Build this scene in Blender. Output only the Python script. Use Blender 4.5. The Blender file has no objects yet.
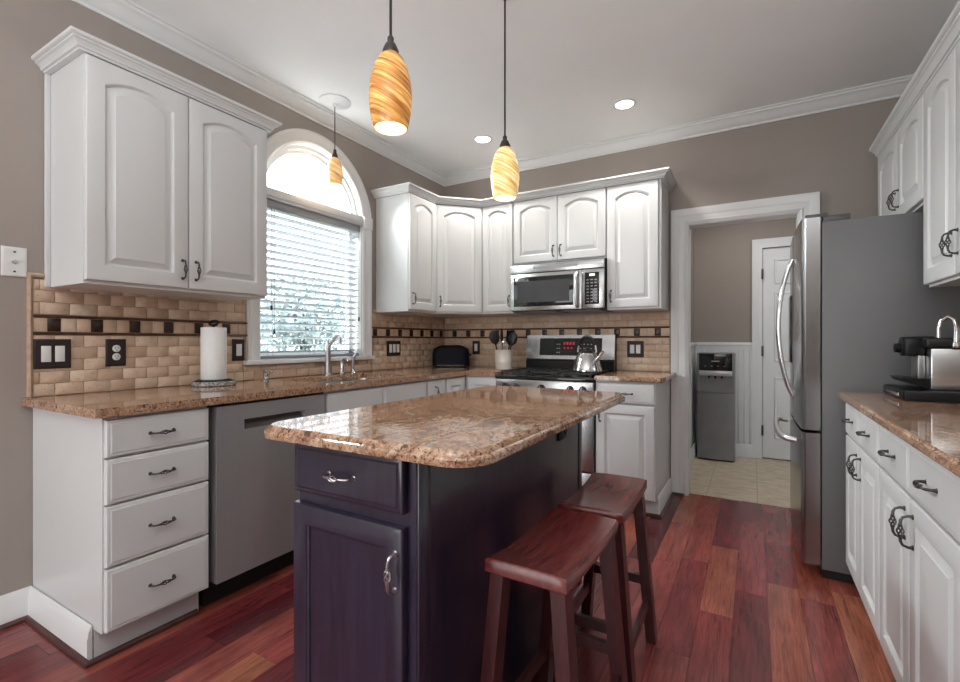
import bpy, bmesh, math, random
from mathutils import Vector, Matrix
random.seed(7)
PI = math.pi
SC = bpy.context.scene
COL = SC.collection
# ------------------------------------------------------------------ camera
cam_d = bpy.data.cameras.new('camera'); cam = bpy.data.objects.new('camera', cam_d); COL.objects.link(cam)
cam.location = (2.611, -3.823, 1.149); cam.rotation_euler = (PI/2, 0, math.radians(30.0))
cam_d.sensor_width = 36.0; cam_d.lens = 36.0*472.7/960; cam_d.clip_start = 0.02
SC.camera = cam
# ------------------------------------------------------------------ world, view
SC.view_settings.view_transform = 'Standard'; SC.view_settings.look = 'None'
SC.view_settings.gamma = 1.0; SC.view_settings.use_curve_mapping = False
SC.view_settings.exposure = 0.16
W = bpy.data.worlds.new('sky'); SC.world = W; W.use_nodes = True
bg = W.node_tree.nodes['Background']; bg.inputs['Color'].default_value = (0.93, 0.97, 1.0, 1); bg.inputs['Strength'].default_value = 4.0
def area(name, loc, rot, sx, sy, power, color=(1, 1, 1)):
    d = bpy.data.lights.new(name, 'AREA'); d.shape = 'RECTANGLE'; d.size = sx; d.size_y = sy; d.energy = power; d.color = color
    o = bpy.data.objects.new(name, d); COL.objects.link(o); o.location = loc; o.rotation_euler = rot; return o
# daylight falling in through the kitchen window, plus two fill lamps added behind the camera
area('window_daylight', (-0.70, -1.56, 2.75), (0, math.radians(-62), 0), 1.0, 1.0, 360, (0.92, 0.985, 1.0))
area('ceiling_fill', (2.5, -4.6, 1.6), (math.radians(180), 0, 0), 1.2, 1.2, 78, (0.94, 0.99, 1.0))  # unseen fill added behind the camera, aimed up to brighten the ceiling
area('rear_fill', (0.9, -6.1, 1.15), (math.radians(90), 0, 0), 1.6, 1.9, 45, (0.96, 0.99, 1.0))  # added fill lamp before the closed rear wall; no patio door exists

# ------------------------------------------------------------------ materials
def nm(name):
    m = bpy.data.materials.new(name); m.use_nodes = True
    nt = m.node_tree; b = nt.nodes['Principled BSDF']; return m, nt, b
def ramp(nt, fac, stops):
    r = nt.nodes.new('ShaderNodeValToRGB'); els = r.color_ramp.elements
    while len(els) < len(stops): els.new(0.5)
    for e, (p, c) in zip(els, stops): e.position = p; e.color = (*c, 1)
    nt.links.new(fac, r.inputs['Fac']); return r.outputs['Color']
def coords(nt, scale=(1, 1, 1), kind='Object', loc=(0, 0, 0)):
    t = nt.nodes.new('ShaderNodeTexCoord'); m = nt.nodes.new('ShaderNodeMapping')
    m.inputs['Scale'].default_value = scale; m.inputs['Location'].default_value = loc
    nt.links.new(t.outputs[kind], m.inputs['Vector']); return m.outputs['Vector']
def noise(nt, vec, scale, detail=4, rough=0.5, dist=0.0):
    n = nt.nodes.new('ShaderNodeTexNoise'); n.inputs['Scale'].default_value = scale; n.inputs['Detail'].default_value = detail
    n.inputs['Roughness'].default_value = rough; n.inputs['Distortion'].default_value = dist
    nt.links.new(vec, n.inputs['Vector']); return n.outputs['Fac']
def mixc(nt, fac, a, b, mode='MIX'):
    m = nt.nodes.new('ShaderNodeMix'); m.data_type = 'RGBA'; m.blend_type = mode
    for s, v in ((m.inputs[0], fac), (m.inputs[6], a), (m.inputs[7], b)):
        if hasattr(v, 'links') or hasattr(v, 'is_linked'): nt.links.new(v, s)
        elif isinstance(v, (int, float)): s.default_value = v
        else: s.default_value = (*v, 1)
    return m.outputs[2]
def bump(nt, b, h, strength=0.2, dist=0.002):
    n = nt.nodes.new('ShaderNodeBump'); n.inputs['Strength'].default_value = strength; n.inputs['Distance'].default_value = dist
    nt.links.new(h, n.inputs['Height']); nt.links.new(n.outputs['Normal'], b.inputs['Normal'])
def simple(name, col, rough=0.5, metal=0.0, var=0.06, scale=8, bmp=0.0, coat=0.0):
    m, nt, b = nm(name); v = coords(nt)
    n = noise(nt, v, scale, 3)
    c = ramp(nt, n, [(0.3, tuple(x*(1-var) for x in col)), (0.7, tuple(min(1, x*(1+var)) for x in col))])
    nt.links.new(c, b.inputs['Base Color']); b.inputs['Roughness'].default_value = rough; b.inputs['Metallic'].default_value = metal
    b.inputs['Coat Weight'].default_value = coat
    if bmp: bump(nt, b, noise(nt, v, scale*30, 2), bmp)
    return m
def emit(name, col, strength):
    m, nt, b = nm(name); b.inputs['Base Color'].default_value = (*col, 1)
    b.inputs['Emission Color'].default_value = (*col, 1); b.inputs['Emission Strength'].default_value = strength; return m
def brushed(name, col, rough, stretch):
    m, nt, b = nm(name); v = coords(nt, stretch)
    n = noise(nt, v, 3, 3)
    c = ramp(nt, n, [(0.3, tuple(x*0.98 for x in col)), (0.7, tuple(x*1.02 for x in col))])
    nt.links.new(c, b.inputs['Base Color']); b.inputs['Metallic'].default_value = 1.0
    r = nt.nodes.new('ShaderNodeMapRange'); r.inputs['To Min'].default_value = rough*0.95; r.inputs['To Max'].default_value = rough*1.05
    nt.links.new(n, r.inputs['Value']); nt.links.new(r.outputs['Result'], b.inputs['Roughness'])
    return m
M = {}
M['white'] = simple('cabinet_white_paint', (0.645, 0.65, 0.65), 0.32, var=0.015, scale=3)
M['trimwhite'] = simple('trim_white_paint', (0.74, 0.74, 0.74), 0.35, var=0.015, scale=3)
M['ceil'] = simple('ceiling_paint', (0.90, 0.90, 0.90), 0.9, var=0.01, scale=4)
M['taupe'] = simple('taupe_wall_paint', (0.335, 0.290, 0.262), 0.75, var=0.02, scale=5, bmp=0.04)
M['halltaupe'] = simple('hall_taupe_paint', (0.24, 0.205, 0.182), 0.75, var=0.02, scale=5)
M['wains'] = simple('wainscot_grey_paint', (0.60, 0.61, 0.62), 0.45, var=0.02)
M['bronze'] = simple('dark_pewter', (0.075, 0.07, 0.07), 0.34, 0.85, var=0.2, scale=120)
M['nickel'] = simple('brushed_nickel', (0.55, 0.53, 0.54), 0.28, 1.0, var=0.1, scale=150)
M['chrome'] = simple('chrome', (0.75, 0.75, 0.76), 0.08, 1.0, var=0.02)
M['steel'] = brushed('brushed_steel', (0.60, 0.60, 0.60), 0.38, (25, 25, 0.3))
M['dwsteel'] = brushed('dishwasher_steel', (0.42, 0.42, 0.425), 0.42, (25, 25, 0.3))
M['dwsteel'].node_tree.nodes['Principled BSDF'].inputs['Metallic'].default_value = 0.55
M['steelh'] = brushed('brushed_steel_horizontal', (0.48, 0.48, 0.48), 0.26, (0.6, 60, 60))
M['steeldark'] = brushed('grey_steel', (0.33, 0.33, 0.335), 0.34, (60, 60, 0.6))
M['fridgeside'] = simple('fridge_grey_enamel', (0.145, 0.145, 0.147), 0.42, 0.0, var=0.03, scale=2, bmp=0.02)
M['black'] = simple('black_plastic', (0.008, 0.008, 0.009), 0.35, var=0.1)
M['black'].node_tree.nodes['Principled BSDF'].inputs['Specular IOR Level'].default_value = 0.3
M['blackmatte'] = simple('black_matte', (0.008, 0.008, 0.008), 0.6, var=0.1)
M['blackglass'] = simple('black_glass', (0.012, 0.012, 0.013), 0.05, var=0.05)
M['ovenglass'] = simple('microwave_window_glass', (0.06, 0.06, 0.062), 0.06, var=0.05)
M['castiron'] = simple('cast_iron', (0.015, 0.015, 0.016), 0.5, var=0.2, scale=60)
M['navy'] = simple('toaster_navy_black', (0.006, 0.006, 0.013), 0.5, var=0.1)
M['navy'].node_tree.nodes['Principled BSDF'].inputs['Specular IOR Level'].default_value = 0.15
M['paper'] = simple('paper_towel', (0.80, 0.80, 0.80), 0.95, var=0.03, scale=60, bmp=0.1)
M['ceramic'] = simple('cream_ceramic', (0.66, 0.62, 0.57), 0.3, var=0.03)
M['platebrown'] = simple('dark_bronze_plate', (0.018, 0.010, 0.009), 0.6, 0.0, var=0.1)
M['switch'] = simple('white_switch', (0.72, 0.72, 0.70), 0.35, var=0.02)
M['slot'] = simple('slot_dark', (0.02, 0.02, 0.02), 0.6)
M['grey'] = simple('grey_plastic', (0.28, 0.28, 0.29), 0.45)
M['canopygrey'] = simple('white_canopy', (0.75, 0.75, 0.75), 0.4)
M['liner'] = simple('dark_red_liner', (0.085, 0.035, 0.022), 0.35, var=0.4, scale=25)
M['accent'] = simple('dark_accent_stone', (0.03, 0.013, 0.009), 0.3, var=0.6, scale=60)
M['pencil'] = simple('travertine_edge_trim', (0.44, 0.30, 0.205), 0.5, var=0.12, scale=30)
M['grout'] = simple('grout', (0.46, 0.35, 0.26), 0.9, var=0.1, scale=60)
M['shoe'] = simple('dark_red_shoe_wood', (0.075, 0.026, 0.024), 0.35, var=0.3, scale=20)
M['blind'] = simple('shade_grey_blind_slat', (0.33, 0.345, 0.365), 0.5, var=0.02)  # white slats, their backlit shade put into the colour as blue-grey
M['lawn'] = simple('lawn', (0.16, 0.24, 0.13), 0.9, var=0.3, scale=3)
M['leaf'] = simple('tree_leaf', (0.40, 0.48, 0.52), 0.6, var=0.4, scale=3)
M['bark'] = simple('tree_bark', (0.14, 0.11, 0.09), 0.9, var=0.3, scale=9)
M['can'] = emit('downlight_lens', (1.0, 0.96, 0.9), 7.0)
M['led'] = emit('red_clock_display', (0.45, 0.02, 0.05), 0.25)
M['ledgreen'] = emit('green_clock_display', (0.85, 0.9, 0.5), 0.8)
M['greystone'] = simple('grey_speckled_stone', (0.30, 0.29, 0.28), 0.2, 0, 0.7, 90)
M['hinge'] = simple('hinge_dark_grey', (0.09, 0.09, 0.09), 0.4)
M['coolergrey'] = simple('cooler_grey', (0.20, 0.20, 0.205), 0.38, 0.3)
def m_travertine():
    m, nt, b = nm('travertine_tile'); g = nt.nodes.new('ShaderNodeNewGeometry'); v = coords(nt)
    n = noise(nt, v, 22, 6, 0.6, 0.4); n2 = noise(nt, v, 160, 3)
    a = ramp(nt, g.outputs['Random Per Island'], [(0.0, (0.50, 0.35, 0.25)), (0.2, (0.64, 0.475, 0.345)), (0.5, (0.70, 0.54, 0.41)), (0.75, (0.58, 0.41, 0.30)), (1.0, (0.74, 0.60, 0.47))])
    c = mixc(nt, ramp(nt, n, [(0.35, (0.0,)*3), (0.7, (0.6,)*3)]), a, (0.50, 0.34, 0.235))
    c = mixc(nt, ramp(nt, n2, [(0.28, (0.7,)*3), (0.36, (0.0,)*3)]), c, (0.22, 0.14, 0.09))
    nt.links.new(c, b.inputs['Base Color']); b.inputs['Roughness'].default_value = 0.5; bump(nt, b, n2, 0.25, 0.002); return m
M['tile'] = m_travertine()
def m_granite():
    m, nt, b = nm('brown_granite'); v = coords(nt)
    flow = noise(nt, coords(nt, (1.0, 0.5, 1.0)), 6.0, 9, 0.66, 2.4)
    c = ramp(nt, flow, [(0.28, (0.10, 0.040, 0.024)), (0.38, (0.29, 0.138, 0.078)), (0.46, (0.50, 0.310, 0.195)), (0.53, (0.33, 0.170, 0.100)), (0.61, (0.57, 0.400, 0.275)), (0.72, (0.38, 0.215, 0.135)), (0.85, (0.18, 0.085, 0.052))])
    mid = noise(nt, v, 60, 5, 0.75, 0.8)
    c = mixc(nt, ramp(nt, mid, [(0.40, (0.85,)*3), (0.46, (0.0,)*3)]), c, (0.075, 0.030, 0.022))
    c = mixc(nt, ramp(nt, mid, [(0.55, (0.0,)*3), (0.64, (0.8,)*3)]), c, (0.62, 0.47, 0.36))
    sp = noise(nt, v, 150, 4, 0.7)
    c = mixc(nt, ramp(nt, sp, [(0.38, (0.95,)*3), (0.43, (0.0,)*3)]), c, (0.014, 0.009, 0.009))
    nt.links.new(c, b.inputs['Base Color']); b.inputs['Roughness'].default_value = 0.06; b.inputs['Specular IOR Level'].default_value = 0.6; b.inputs['Coat Weight'].default_value = 0.2; b.inputs['Coat Roughness'].default_value = 0.03; return m
M['granite'] = m_granite()
def m_wood(name, stops, stretch, rough, scale=9, island=False, coat=0.0, gr=0.5):
    m, nt, b = nm(name)
    v = coords(nt, stretch)
    if island:
        g = nt.nodes.new('ShaderNodeNewGeometry'); add = nt.nodes.new('ShaderNodeVectorMath'); add.operation = 'MULTIPLY_ADD'
        cmb = nt.nodes.new('ShaderNodeCombineXYZ')
        for k in range(3): nt.links.new(g.outputs['Random Per Island'], cmb.inputs[k])
        add.inputs[1].default_value = (37, 23, 11); nt.links.new(cmb.outputs[0], add.inputs[0]); nt.links.new(v, add.inputs[2]); v = add.outputs[0]
    n = noise(nt, v, scale, 7, 0.62, 0.5)
    if island:
        mx = nt.nodes.new('ShaderNodeMath'); mx.operation = 'MULTIPLY_ADD'; mx.inputs[1].default_value = 0.55
        sc = nt.nodes.new('ShaderNodeMath'); sc.operation = 'MULTIPLY'; sc.inputs[1].default_value = gr
        nt.links.new(n, sc.inputs[0]); nt.links.new(g.outputs['Random Per Island'], mx.inputs[0]); nt.links.new(sc.outputs[0], mx.inputs[2]); f = mx.outputs[0]
    else: f = n
    nt.links.new(ramp(nt, f, stops), b.inputs['Base Color']); b.inputs['Roughness'].default_value = rough; b.inputs['Coat Weight'].default_value = coat
    b.inputs['Coat Roughness'].default_value = 0.1
    bump(nt, b, n, 0.06, 0.002); return m
def m_floor():
    m, nt, b = nm('cherry_floor_planks'); g = nt.nodes.new('ShaderNodeNewGeometry')
    t = nt.nodes.new('ShaderNodeTexCoord'); rnd = g.outputs['Random Per Island']
    cmb = nt.nodes.new('ShaderNodeCombineXYZ')
    for k in range(3): nt.links.new(rnd, cmb.inputs[k])
    ad = nt.nodes.new('ShaderNodeVectorMath'); ad.operation = 'MULTIPLY_ADD'; ad.inputs[1].default_value = (37, 23, 11)
    nt.links.new(cmb.outputs[0], ad.inputs[0]); nt.links.new(t.outputs['Object'], ad.inputs[2])
    def mp(sc):
        q = nt.nodes.new('ShaderNodeMapping'); q.inputs['Scale'].default_value = sc; nt.links.new(ad.outputs[0], q.inputs['Vector']); return q.outputs[0]
    base = ramp(nt, rnd, [(0.0, (0.085, 0.015, 0.020)), (0.15, (0.18, 0.034, 0.035)), (0.32, (0.26, 0.072, 0.046)), (0.48, (0.135, 0.022, 0.030)), (0.62, (0.24, 0.056, 0.050)), (0.76, (0.29, 0.105, 0.062)), (0.88, (0.19, 0.040, 0.042)), (1.0, (0.075, 0.015, 0.018))])
    cloud = noise(nt, mp((5, 1.2, 1)), 1.6, 4, 0.6, 0.8)
    grain = noise(nt, mp((30, 1.6, 1)), 3.0, 8, 0.68, 0.9)
    fine = noise(nt, mp((160, 5, 1)), 2.0, 3, 0.6)
    c = mixc(nt, 1.0, base, ramp(nt, cloud, [(0.3, (0.62, 0.58, 0.58)), (0.7, (1.25, 1.2, 1.2))]), 'MULTIPLY')
    c = mixc(nt, 1.0, c, ramp(nt, grain, [(0.34, (0.62, 0.55, 0.55)), (0.47, (1.02, 1.0, 1.0)), (0.62, (1.25, 1.22, 1.2)), (0.74, (1.5, 1.45, 1.4))]), 'MULTIPLY')
    c = mixc(nt, 0.6, c, ramp(nt, fine, [(0.35, (0.7, 0.68, 0.68)), (0.6, (1.1, 1.1, 1.1))]), 'MULTIPLY')
    nt.links.new(c, b.inputs['Base Color']); b.inputs['Roughness'].default_value = 0.2; bump(nt, b, grain, 0.05, 0.002); return m
M['floor'] = m_floor()
M['espresso'] = m_wood('espresso_wood', [(0.3, (0.014, 0.011, 0.024)), (0.7, (0.031, 0.024, 0.052))], (10, 10, 1), 0.30, 4, False, 0.35)
M['stool'] = m_wood('stool_cherry_wood', [(0.25, (0.080, 0.011, 0.013)), (0.55, (0.165, 0.029, 0.026)), (0.8, (0.22, 0.05, 0.04))], (9, 1.2, 9), 0.26, 5)
M['stoolleg'] = m_wood('stool_leg_wood', [(0.25, (0.030, 0.006, 0.008)), (0.75, (0.080, 0.018, 0.020))], (12, 12, 1.2), 0.3, 5)
def m_halltile():
    m, nt, b = nm('hall_stone_tile'); v = coords(nt)
    n = noise(nt, coords(nt, (1, 3, 1)), 9, 8, 0.7, 0.5)
    c = ramp(nt, n, [(0.3, (0.30, 0.235, 0.16)), (0.5, (0.50, 0.42, 0.31)), (0.7, (0.62, 0.54, 0.42))])
    br = nt.nodes.new('ShaderNodeTexBrick'); nt.links.new(v, br.inputs['Vector']); br.inputs['Scale'].default_value = 1
    br.inputs['Brick Width'].default_value = 0.33; br.inputs['Row Height'].default_value = 0.33; br.inputs['Mortar Size'].default_value = 0.004; br.offset = 0.0
    c = mixc(nt, br.outputs['Fac'], c, (0.36, 0.29, 0.2))
    nt.links.new(c, b.inputs['Base Color']); b.inputs['Roughness'].default_value = 0.4; return m
M['halltile'] = m_halltile()
def m_glass():
    m, nt, b = nm('window_pane_glass'); nt.nodes.remove(b)
    t = nt.nodes.new('ShaderNodeBsdfTransparent'); g = nt.nodes.new('ShaderNodeBsdfGlossy'); g.inputs['Roughness'].default_value = 0.02
    x = nt.nodes.new('ShaderNodeMixShader'); x.inputs[0].default_value = 0.06
    nt.links.new(t.outputs[0], x.inputs[1]); nt.links.new(g.outputs[0], x.inputs[2]); nt.links.new(x.outputs[0], nt.nodes['Material Output'].inputs['Surface']); return m
M['glass'] = m_glass()
def m_shade(name, cols, strength):
    m, nt, b = nm(name)
    v = coords(nt)
    dt = nt.nodes.new('ShaderNodeVectorMath'); dt.operation = 'DOT_PRODUCT'; dt.inputs[1].default_value = (0.50, 0.30, 1.0); nt.links.new(v, dt.inputs[0])
    sp = nt.nodes.new('ShaderNodeSeparateXYZ'); nt.links.new(v, sp.inputs[0]); st = nt.nodes.new('ShaderNodeCombineXYZ')
    for k, (src, f) in enumerate(((sp.outputs[0], 7), (sp.outputs[1], 7), (dt.outputs['Value'], 95))):
        ml = nt.nodes.new('ShaderNodeMath'); ml.operation = 'MULTIPLY'; ml.inputs[1].default_value = f; nt.links.new(src, ml.inputs[0]); nt.links.new(ml.outputs[0], st.inputs[k])
    n = noise(nt, st.outputs[0], 1.0, 5, 0.6, 0.35)
    c = ramp(nt, n, [(0.36, cols[0]), (0.50, cols[1]), (0.64, cols[2])])
    nt.links.new(c, b.inputs['Base Color']); nt.links.new(c, b.inputs['Emission Color']); b.inputs['Emission Strength'].default_value = strength
    b.inputs['Roughness'].default_value = 0.25; return m
M['shade'] = m_shade('amber_swirl_glass', [(0.30, 0.105, 0.020), (0.55, 0.24, 0.055), (0.86, 0.52, 0.17)], 0.40)
M['shadesmall'] = m_shade('small_amber_swirl_glass', [(0.50, 0.24, 0.08), (0.72, 0.42, 0.17), (0.9, 0.66, 0.34)], 0.5)
M['shadelight'] = m_shade('pale_amber_swirl_glass', [(0.56, 0.33, 0.08), (0.80, 0.60, 0.24), (1.0, 0.86, 0.52)], 0.52)
M['shadeinner'] = emit('lit_shade_inside', (1.0, 0.84, 0.55), 0.42)
M['bulb'] = emit('warm_bulb_glass', (1.0, 0.90, 0.70), 1.6)
M['doorgrey'] = simple('hall_door_paint', (0.60, 0.61, 0.62), 0.4, var=0.02)

# ------------------------------------------------------------------ mesh builder
class MB:
    def __init__(s): s.bm = bmesh.new(); s.mi = 0
    def _t(s, faces):
        for f in faces: f.material_index = s.mi
    def box(s, x0, y0, z0, x1, y1, z1, bev=0.0, seg=2):
        P = [(x0, y0, z0), (x1, y0, z0), (x1, y1, z0), (x0, y1, z0), (x0, y0, z1), (x1, y0, z1), (x1, y1, z1), (x0, y1, z1)]
        v = [s.bm.verts.new(p) for p in P]
        fs = [s.bm.faces.new([v[i] for i in q]) for q in ((3, 2, 1, 0), (4, 5, 6, 7), (0, 1, 5, 4), (1, 2, 6, 5), (2, 3, 7, 6), (3, 0, 4, 7))]
        s._t(fs)
        if bev:
            es = list({e for f in fs for e in f.edges})
            r = bmesh.ops.bevel(s.bm, geom=es, offset=bev, segments=seg, affect='EDGES', profile=0.5)
            s._t(r['faces'])
        return s
    def loft(s, loops, cap0=True, cap1=True, closed=True, ring=False):
        V = [[s.bm.verts.new(p) for p in L] for L in loops]; n = len(V[0]); fs = []
        pairs = list(zip(V[:-1], V[1:])) + ([(V[-1], V[0])] if ring else [])
        for a, b in pairs:
            for i in range(n if closed else n-1):
                j = (i+1) % n
                fs.append(s.bm.faces.new((a[i], a[j], b[j], b[i])))
        if not ring:
            if cap0: fs.append(s.bm.faces.new(V[0][::-1]))
            if cap1: fs.append(s.bm.faces.new(V[-1]))
        s._t(fs); return s
    def prism(s, pts, a0, a1, f=lambda u, v, w: (u, v, w)):
        return s.loft([[f(u, v, a0) for u, v in pts], [f(u, v, a1) for u, v in pts]])
    def lathe(s, prof, c=(0, 0, 0), seg=32, axis='z', cap0=True, cap1=True):
        def P(r, h, t):
            a, b = r*math.cos(t), r*math.sin(t)
            if axis == 'z': q = (a, b, h)
            elif axis == 'x': q = (h, a, b)
            else: q = (b, h, a)
            return (q[0]+c[0], q[1]+c[1], q[2]+c[2])
        return s.loft([[P(max(r, 1e-4), h, 2*PI*k/seg) for k in range(seg)] for r, h in prof], cap0, cap1)
    def tube(s, pts, rad, seg=8, cap=True, flat=1.0):
        pts = [Vector(p) for p in pts]; n = len(pts)
        rads = rad if isinstance(rad, (list, tuple)) else [rad]*n
        loops = []; up = None
        for i, p in enumerate(pts):
            d = (pts[min(i+1, n-1)]-pts[max(i-1, 0)]).normalized()
            if up is None:
                up = Vector((0, 0, 1)) if abs(d.z) < 0.9 else Vector((0, 1, 0))
            a = d.cross(up).normalized(); u = a.cross(d).normalized(); up = u
            loops.append([p+(a*math.cos(2*PI*k/seg)+u*math.sin(2*PI*k/seg)*flat)*rads[i] for k in range(seg)])
        return s.loft(loops, cap, cap)
    def sweep(s, path, prof, f, closed=False):
        # path: 2D points; prof: (outward offset, third coordinate); f maps (u, v, w) to 3D; outward = right of travel
        n = len(path); loops = []
        for i, p in enumerate(path):
            p = Vector(p); d0 = d1 = None
            if i > 0 or closed: d0 = (p-Vector(path[i-1])).normalized()
            if i < n-1 or closed: d1 = (Vector(path[(i+1) % n])-p).normalized()
            d0 = d0 or d1; d1 = d1 or d0
            n0 = Vector((d0.y, -d0.x)); n1 = Vector((d1.y, -d1.x)); m = (n0+n1).normalized(); m = m/max(0.2, m.dot(n0))
            loops.append([f(p.x+m.x*o, p.y+m.y*o, w) for o, w in prof])
        return s.loft(loops, ring=closed)
    def cells(s, xs, ys, keep, z0, z1, bev=0.0):
        V = {}
        def g(i, j, k):
            if (i, j, k) not in V: V[(i, j, k)] = s.bm.verts.new((xs[i], ys[j], z1 if k else z0))
            return V[(i, j, k)]
        K = {(i, j) for i in range(len(xs)-1) for j in range(len(ys)-1) if keep(0.5*(xs[i]+xs[i+1]), 0.5*(ys[j]+ys[j+1]))}
        fs = []
        for i, j in K:
            fs.append(s.bm.faces.new((g(i, j, 1), g(i+1, j, 1), g(i+1, j+1, 1), g(i, j+1, 1))))
            fs.append(s.bm.faces.new((g(i, j+1, 0), g(i+1, j+1, 0), g(i+1, j, 0), g(i, j, 0))))
            for di, dj, a, b in ((0, -1, (i, j), (i+1, j)), (1, 0, (i+1, j), (i+1, j+1)), (0, 1, (i+1, j+1), (i, j+1)), (-1, 0, (i, j+1), (i, j))):
                if (i+di, j+dj) not in K:
                    fs.append(s.bm.faces.new((g(*a, 0), g(*b, 0), g(*b, 1), g(*a, 1))))
        s._t(fs)
        if bev:
            es = [e for e in s.bm.edges if len(e.link_faces) == 2 and e.calc_face_angle() > 0.5 and any(abs(f.normal.z) > 0.5 for f in (lambda: (s.bm.normal_update(), e.link_faces)[1])())]
            bmesh.ops.bevel(s.bm, geom=es, offset=bev, segments=3, affect='EDGES', profile=0.5)
        return s
    def mesh(s, name, mats, angle=38):
        bmesh.ops.recalc_face_normals(s.bm, faces=s.bm.faces)
        me = bpy.data.meshes.new(name); s.bm.to_mesh(me); s.bm.free()
        for m in (mats if isinstance(mats, (list, tuple)) else [mats]): me.materials.append(M[m] if isinstance(m, str) else m)
        me.polygons.foreach_set('use_smooth', [True]*len(me.polygons)); me.set_sharp_from_angle(angle=math.radians(angle))
        return me
    def build(s, name, mats, parent=None, loc=(0, 0, 0), rot=(0, 0, 0), angle=38):
        o = bpy.data.objects.new(name, s.mesh(name, mats, angle)); COL.objects.link(o)
        o.location = loc; o.rotation_euler = rot
        if parent: o.parent = parent
        return o
def tag(o, label, cat, group=None, kind=None):
    o['label'] = label; o['category'] = cat
    if group: o['group'] = group
    if kind: o['kind'] = kind
    return o
def thing(name, label, cat, loc=(0, 0, 0), rz=0.0, group=None, kind=None):
    o = bpy.data.objects.new(name, None); COL.objects.link(o); o.location = loc; o.rotation_euler = (0, 0, rz)
    o.empty_display_size = 0.05
    return tag(o, label, cat, group, kind)
def struct(o, label, cat): return tag(o, label, cat, None, 'structure')
def inst(name, me, parent, loc, rot=(0, 0, 0), scale=None):
    o = bpy.data.objects.new(name, me); COL.objects.link(o); o.location = loc; o.rotation_euler = rot; o.parent = parent
    if scale: o.scale = scale
    return o
def copy_tree(o, parent=None):
    c = o.copy(); COL.objects.link(c); c.parent = parent
    for ch in o.children: copy_tree(ch, c)
    return c
def arc(cx, cy, r, a0, a1, n): return [(cx+r*math.cos(a0+(a1-a0)*k/n), cy+r*math.sin(a0+(a1-a0)*k/n)) for k in range(n+1)]
def rrect(x0, y0, x1, y1, r, i=0.0, n=8):
    x0 += i; y0 += i; x1 -= i; y1 -= i; r = max(0.002, r-i)
    return arc(x0+r, y0+r, r, PI, 1.5*PI, n)+arc(x1-r, y0+r, r, 1.5*PI, 2*PI, n)+arc(x1-r, y1-r, r, 0, PI/2, n)+arc(x0+r, y1-r, r, PI/2, PI, n)

# ================================================================== STRUCTURE
ZC = 2.743; XR = 3.59; YR = -6.2
# floor planks run along y
b = MB(); random.seed(3)
x = -0.0
while x < XR:
    x1 = min(XR, x+0.127); y = YR-random.random()
    while y < -0.0:
        L = random.uniform(0.35, 1.3); y1 = min(0.06, y+L)
        if y1 > YR:
            ya = max(y, YR)
            b.prism([(x+.0006, ya+.0006), (x1-.0006, ya+.0006), (x1-.0006, y1-.0006), (x+.0006, y1-.0006)], -0.02, -0.0012+0.0004*random.random())
        y += L
    x += 0.127
b.mi = 1; b.box(0, YR, -0.06, XR, 0.06, -0.019)
struct(b.build('floor', ['floor', 'shoe']), 'glossy dark red cherry plank floor of the kitchen', 'floor')
struct(MB().box(1.2, 0.061, -0.06, 4.2, 1.7, 0.0).build('floor_hall', 'halltile'), 'beige stone tile floor of the hall beyond the doorway', 'floor')
struct(MB().box(-0.2, YR, ZC, XR+0.2, 0.15, ZC+0.1).build('ceiling', 'ceil'), 'smooth white kitchen ceiling', 'ceiling')
struct(MB().box(1.2, 0.12, 2.5, 4.2, 1.7, 2.6).build('ceiling_hall', 'ceil'), 'white ceiling of the hall beyond the doorway', 'ceiling')
# left wall with arched window opening
WY, WR, WS, WB = -1.562, 0.437, 2.05, 1.03
b = MB(); yz = lambda u, v, w: (w, u, v)
b.prism([(YR, 0), (WY-WR, 0), (WY-WR, ZC), (YR, ZC)], -0.16, 0, yz)
b.prism([(WY+WR, 0), (0.12, 0), (0.12, ZC), (WY+WR, ZC)], -0.16, 0, yz)
b.prism([(WY-WR, 0), (WY+WR, 0), (WY+WR, WB), (WY-WR, WB)], -0.16, 0, yz)
ap = arc(WY, WS, WR, 0, PI, 32)
for (a0, c0), (a1, c1) in zip(ap[:-1], ap[1:]):
    b.prism([(a1, c1), (a0, c0), (a0, ZC), (a1, ZC)], -0.16, 0, yz)
struct(b.build('wall_left', 'taupe'), 'taupe painted wall with the arched window', 'wall')
DX0, DX1, DH = 2.182, 2.886, 2.024
b = MB(); b.box(0, 0, 0, DX0, 0.12, ZC); b.box(DX1, 0, 0, XR+0.1, 0.12, ZC); b.box(DX0, 0, DH, DX1, 0.12, ZC)
struct(b.build('wall_back', 'taupe'), 'taupe painted wall with the cased doorway', 'wall')
struct(MB().box(-0.16, YR-0.12, 0, XR+0.12, YR, ZC).build('wall_rear', 'taupe'), 'taupe wall behind the camera', 'wall')
struct(MB().box(XR, YR, 0, XR+0.12, 0.0, ZC).build('wall_right', 'taupe'), 'taupe painted wall behind the refrigerator and right cabinets', 'wall')
b = MB(); b.box(1.9, 1.55, 0, 2.69, 1.67, 2.5); b.box(3.42, 1.55, 0, 4.2, 1.67, 2.5); b.box(2.69, 1.55, 2.055, 3.42, 1.67, 2.5); b.box(2.69, 1.60, 0, 3.42, 1.67, 2.055)
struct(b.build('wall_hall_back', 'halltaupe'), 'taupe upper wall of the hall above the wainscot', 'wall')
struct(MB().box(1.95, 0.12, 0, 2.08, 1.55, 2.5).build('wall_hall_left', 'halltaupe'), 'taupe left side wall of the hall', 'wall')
struct(MB().box(4.1, 0.12, 0, 4.2, 1.55, 2.5).build('wall_hall_right', 'halltaupe'), 'taupe right side wall of the hall', 'wall')
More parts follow.
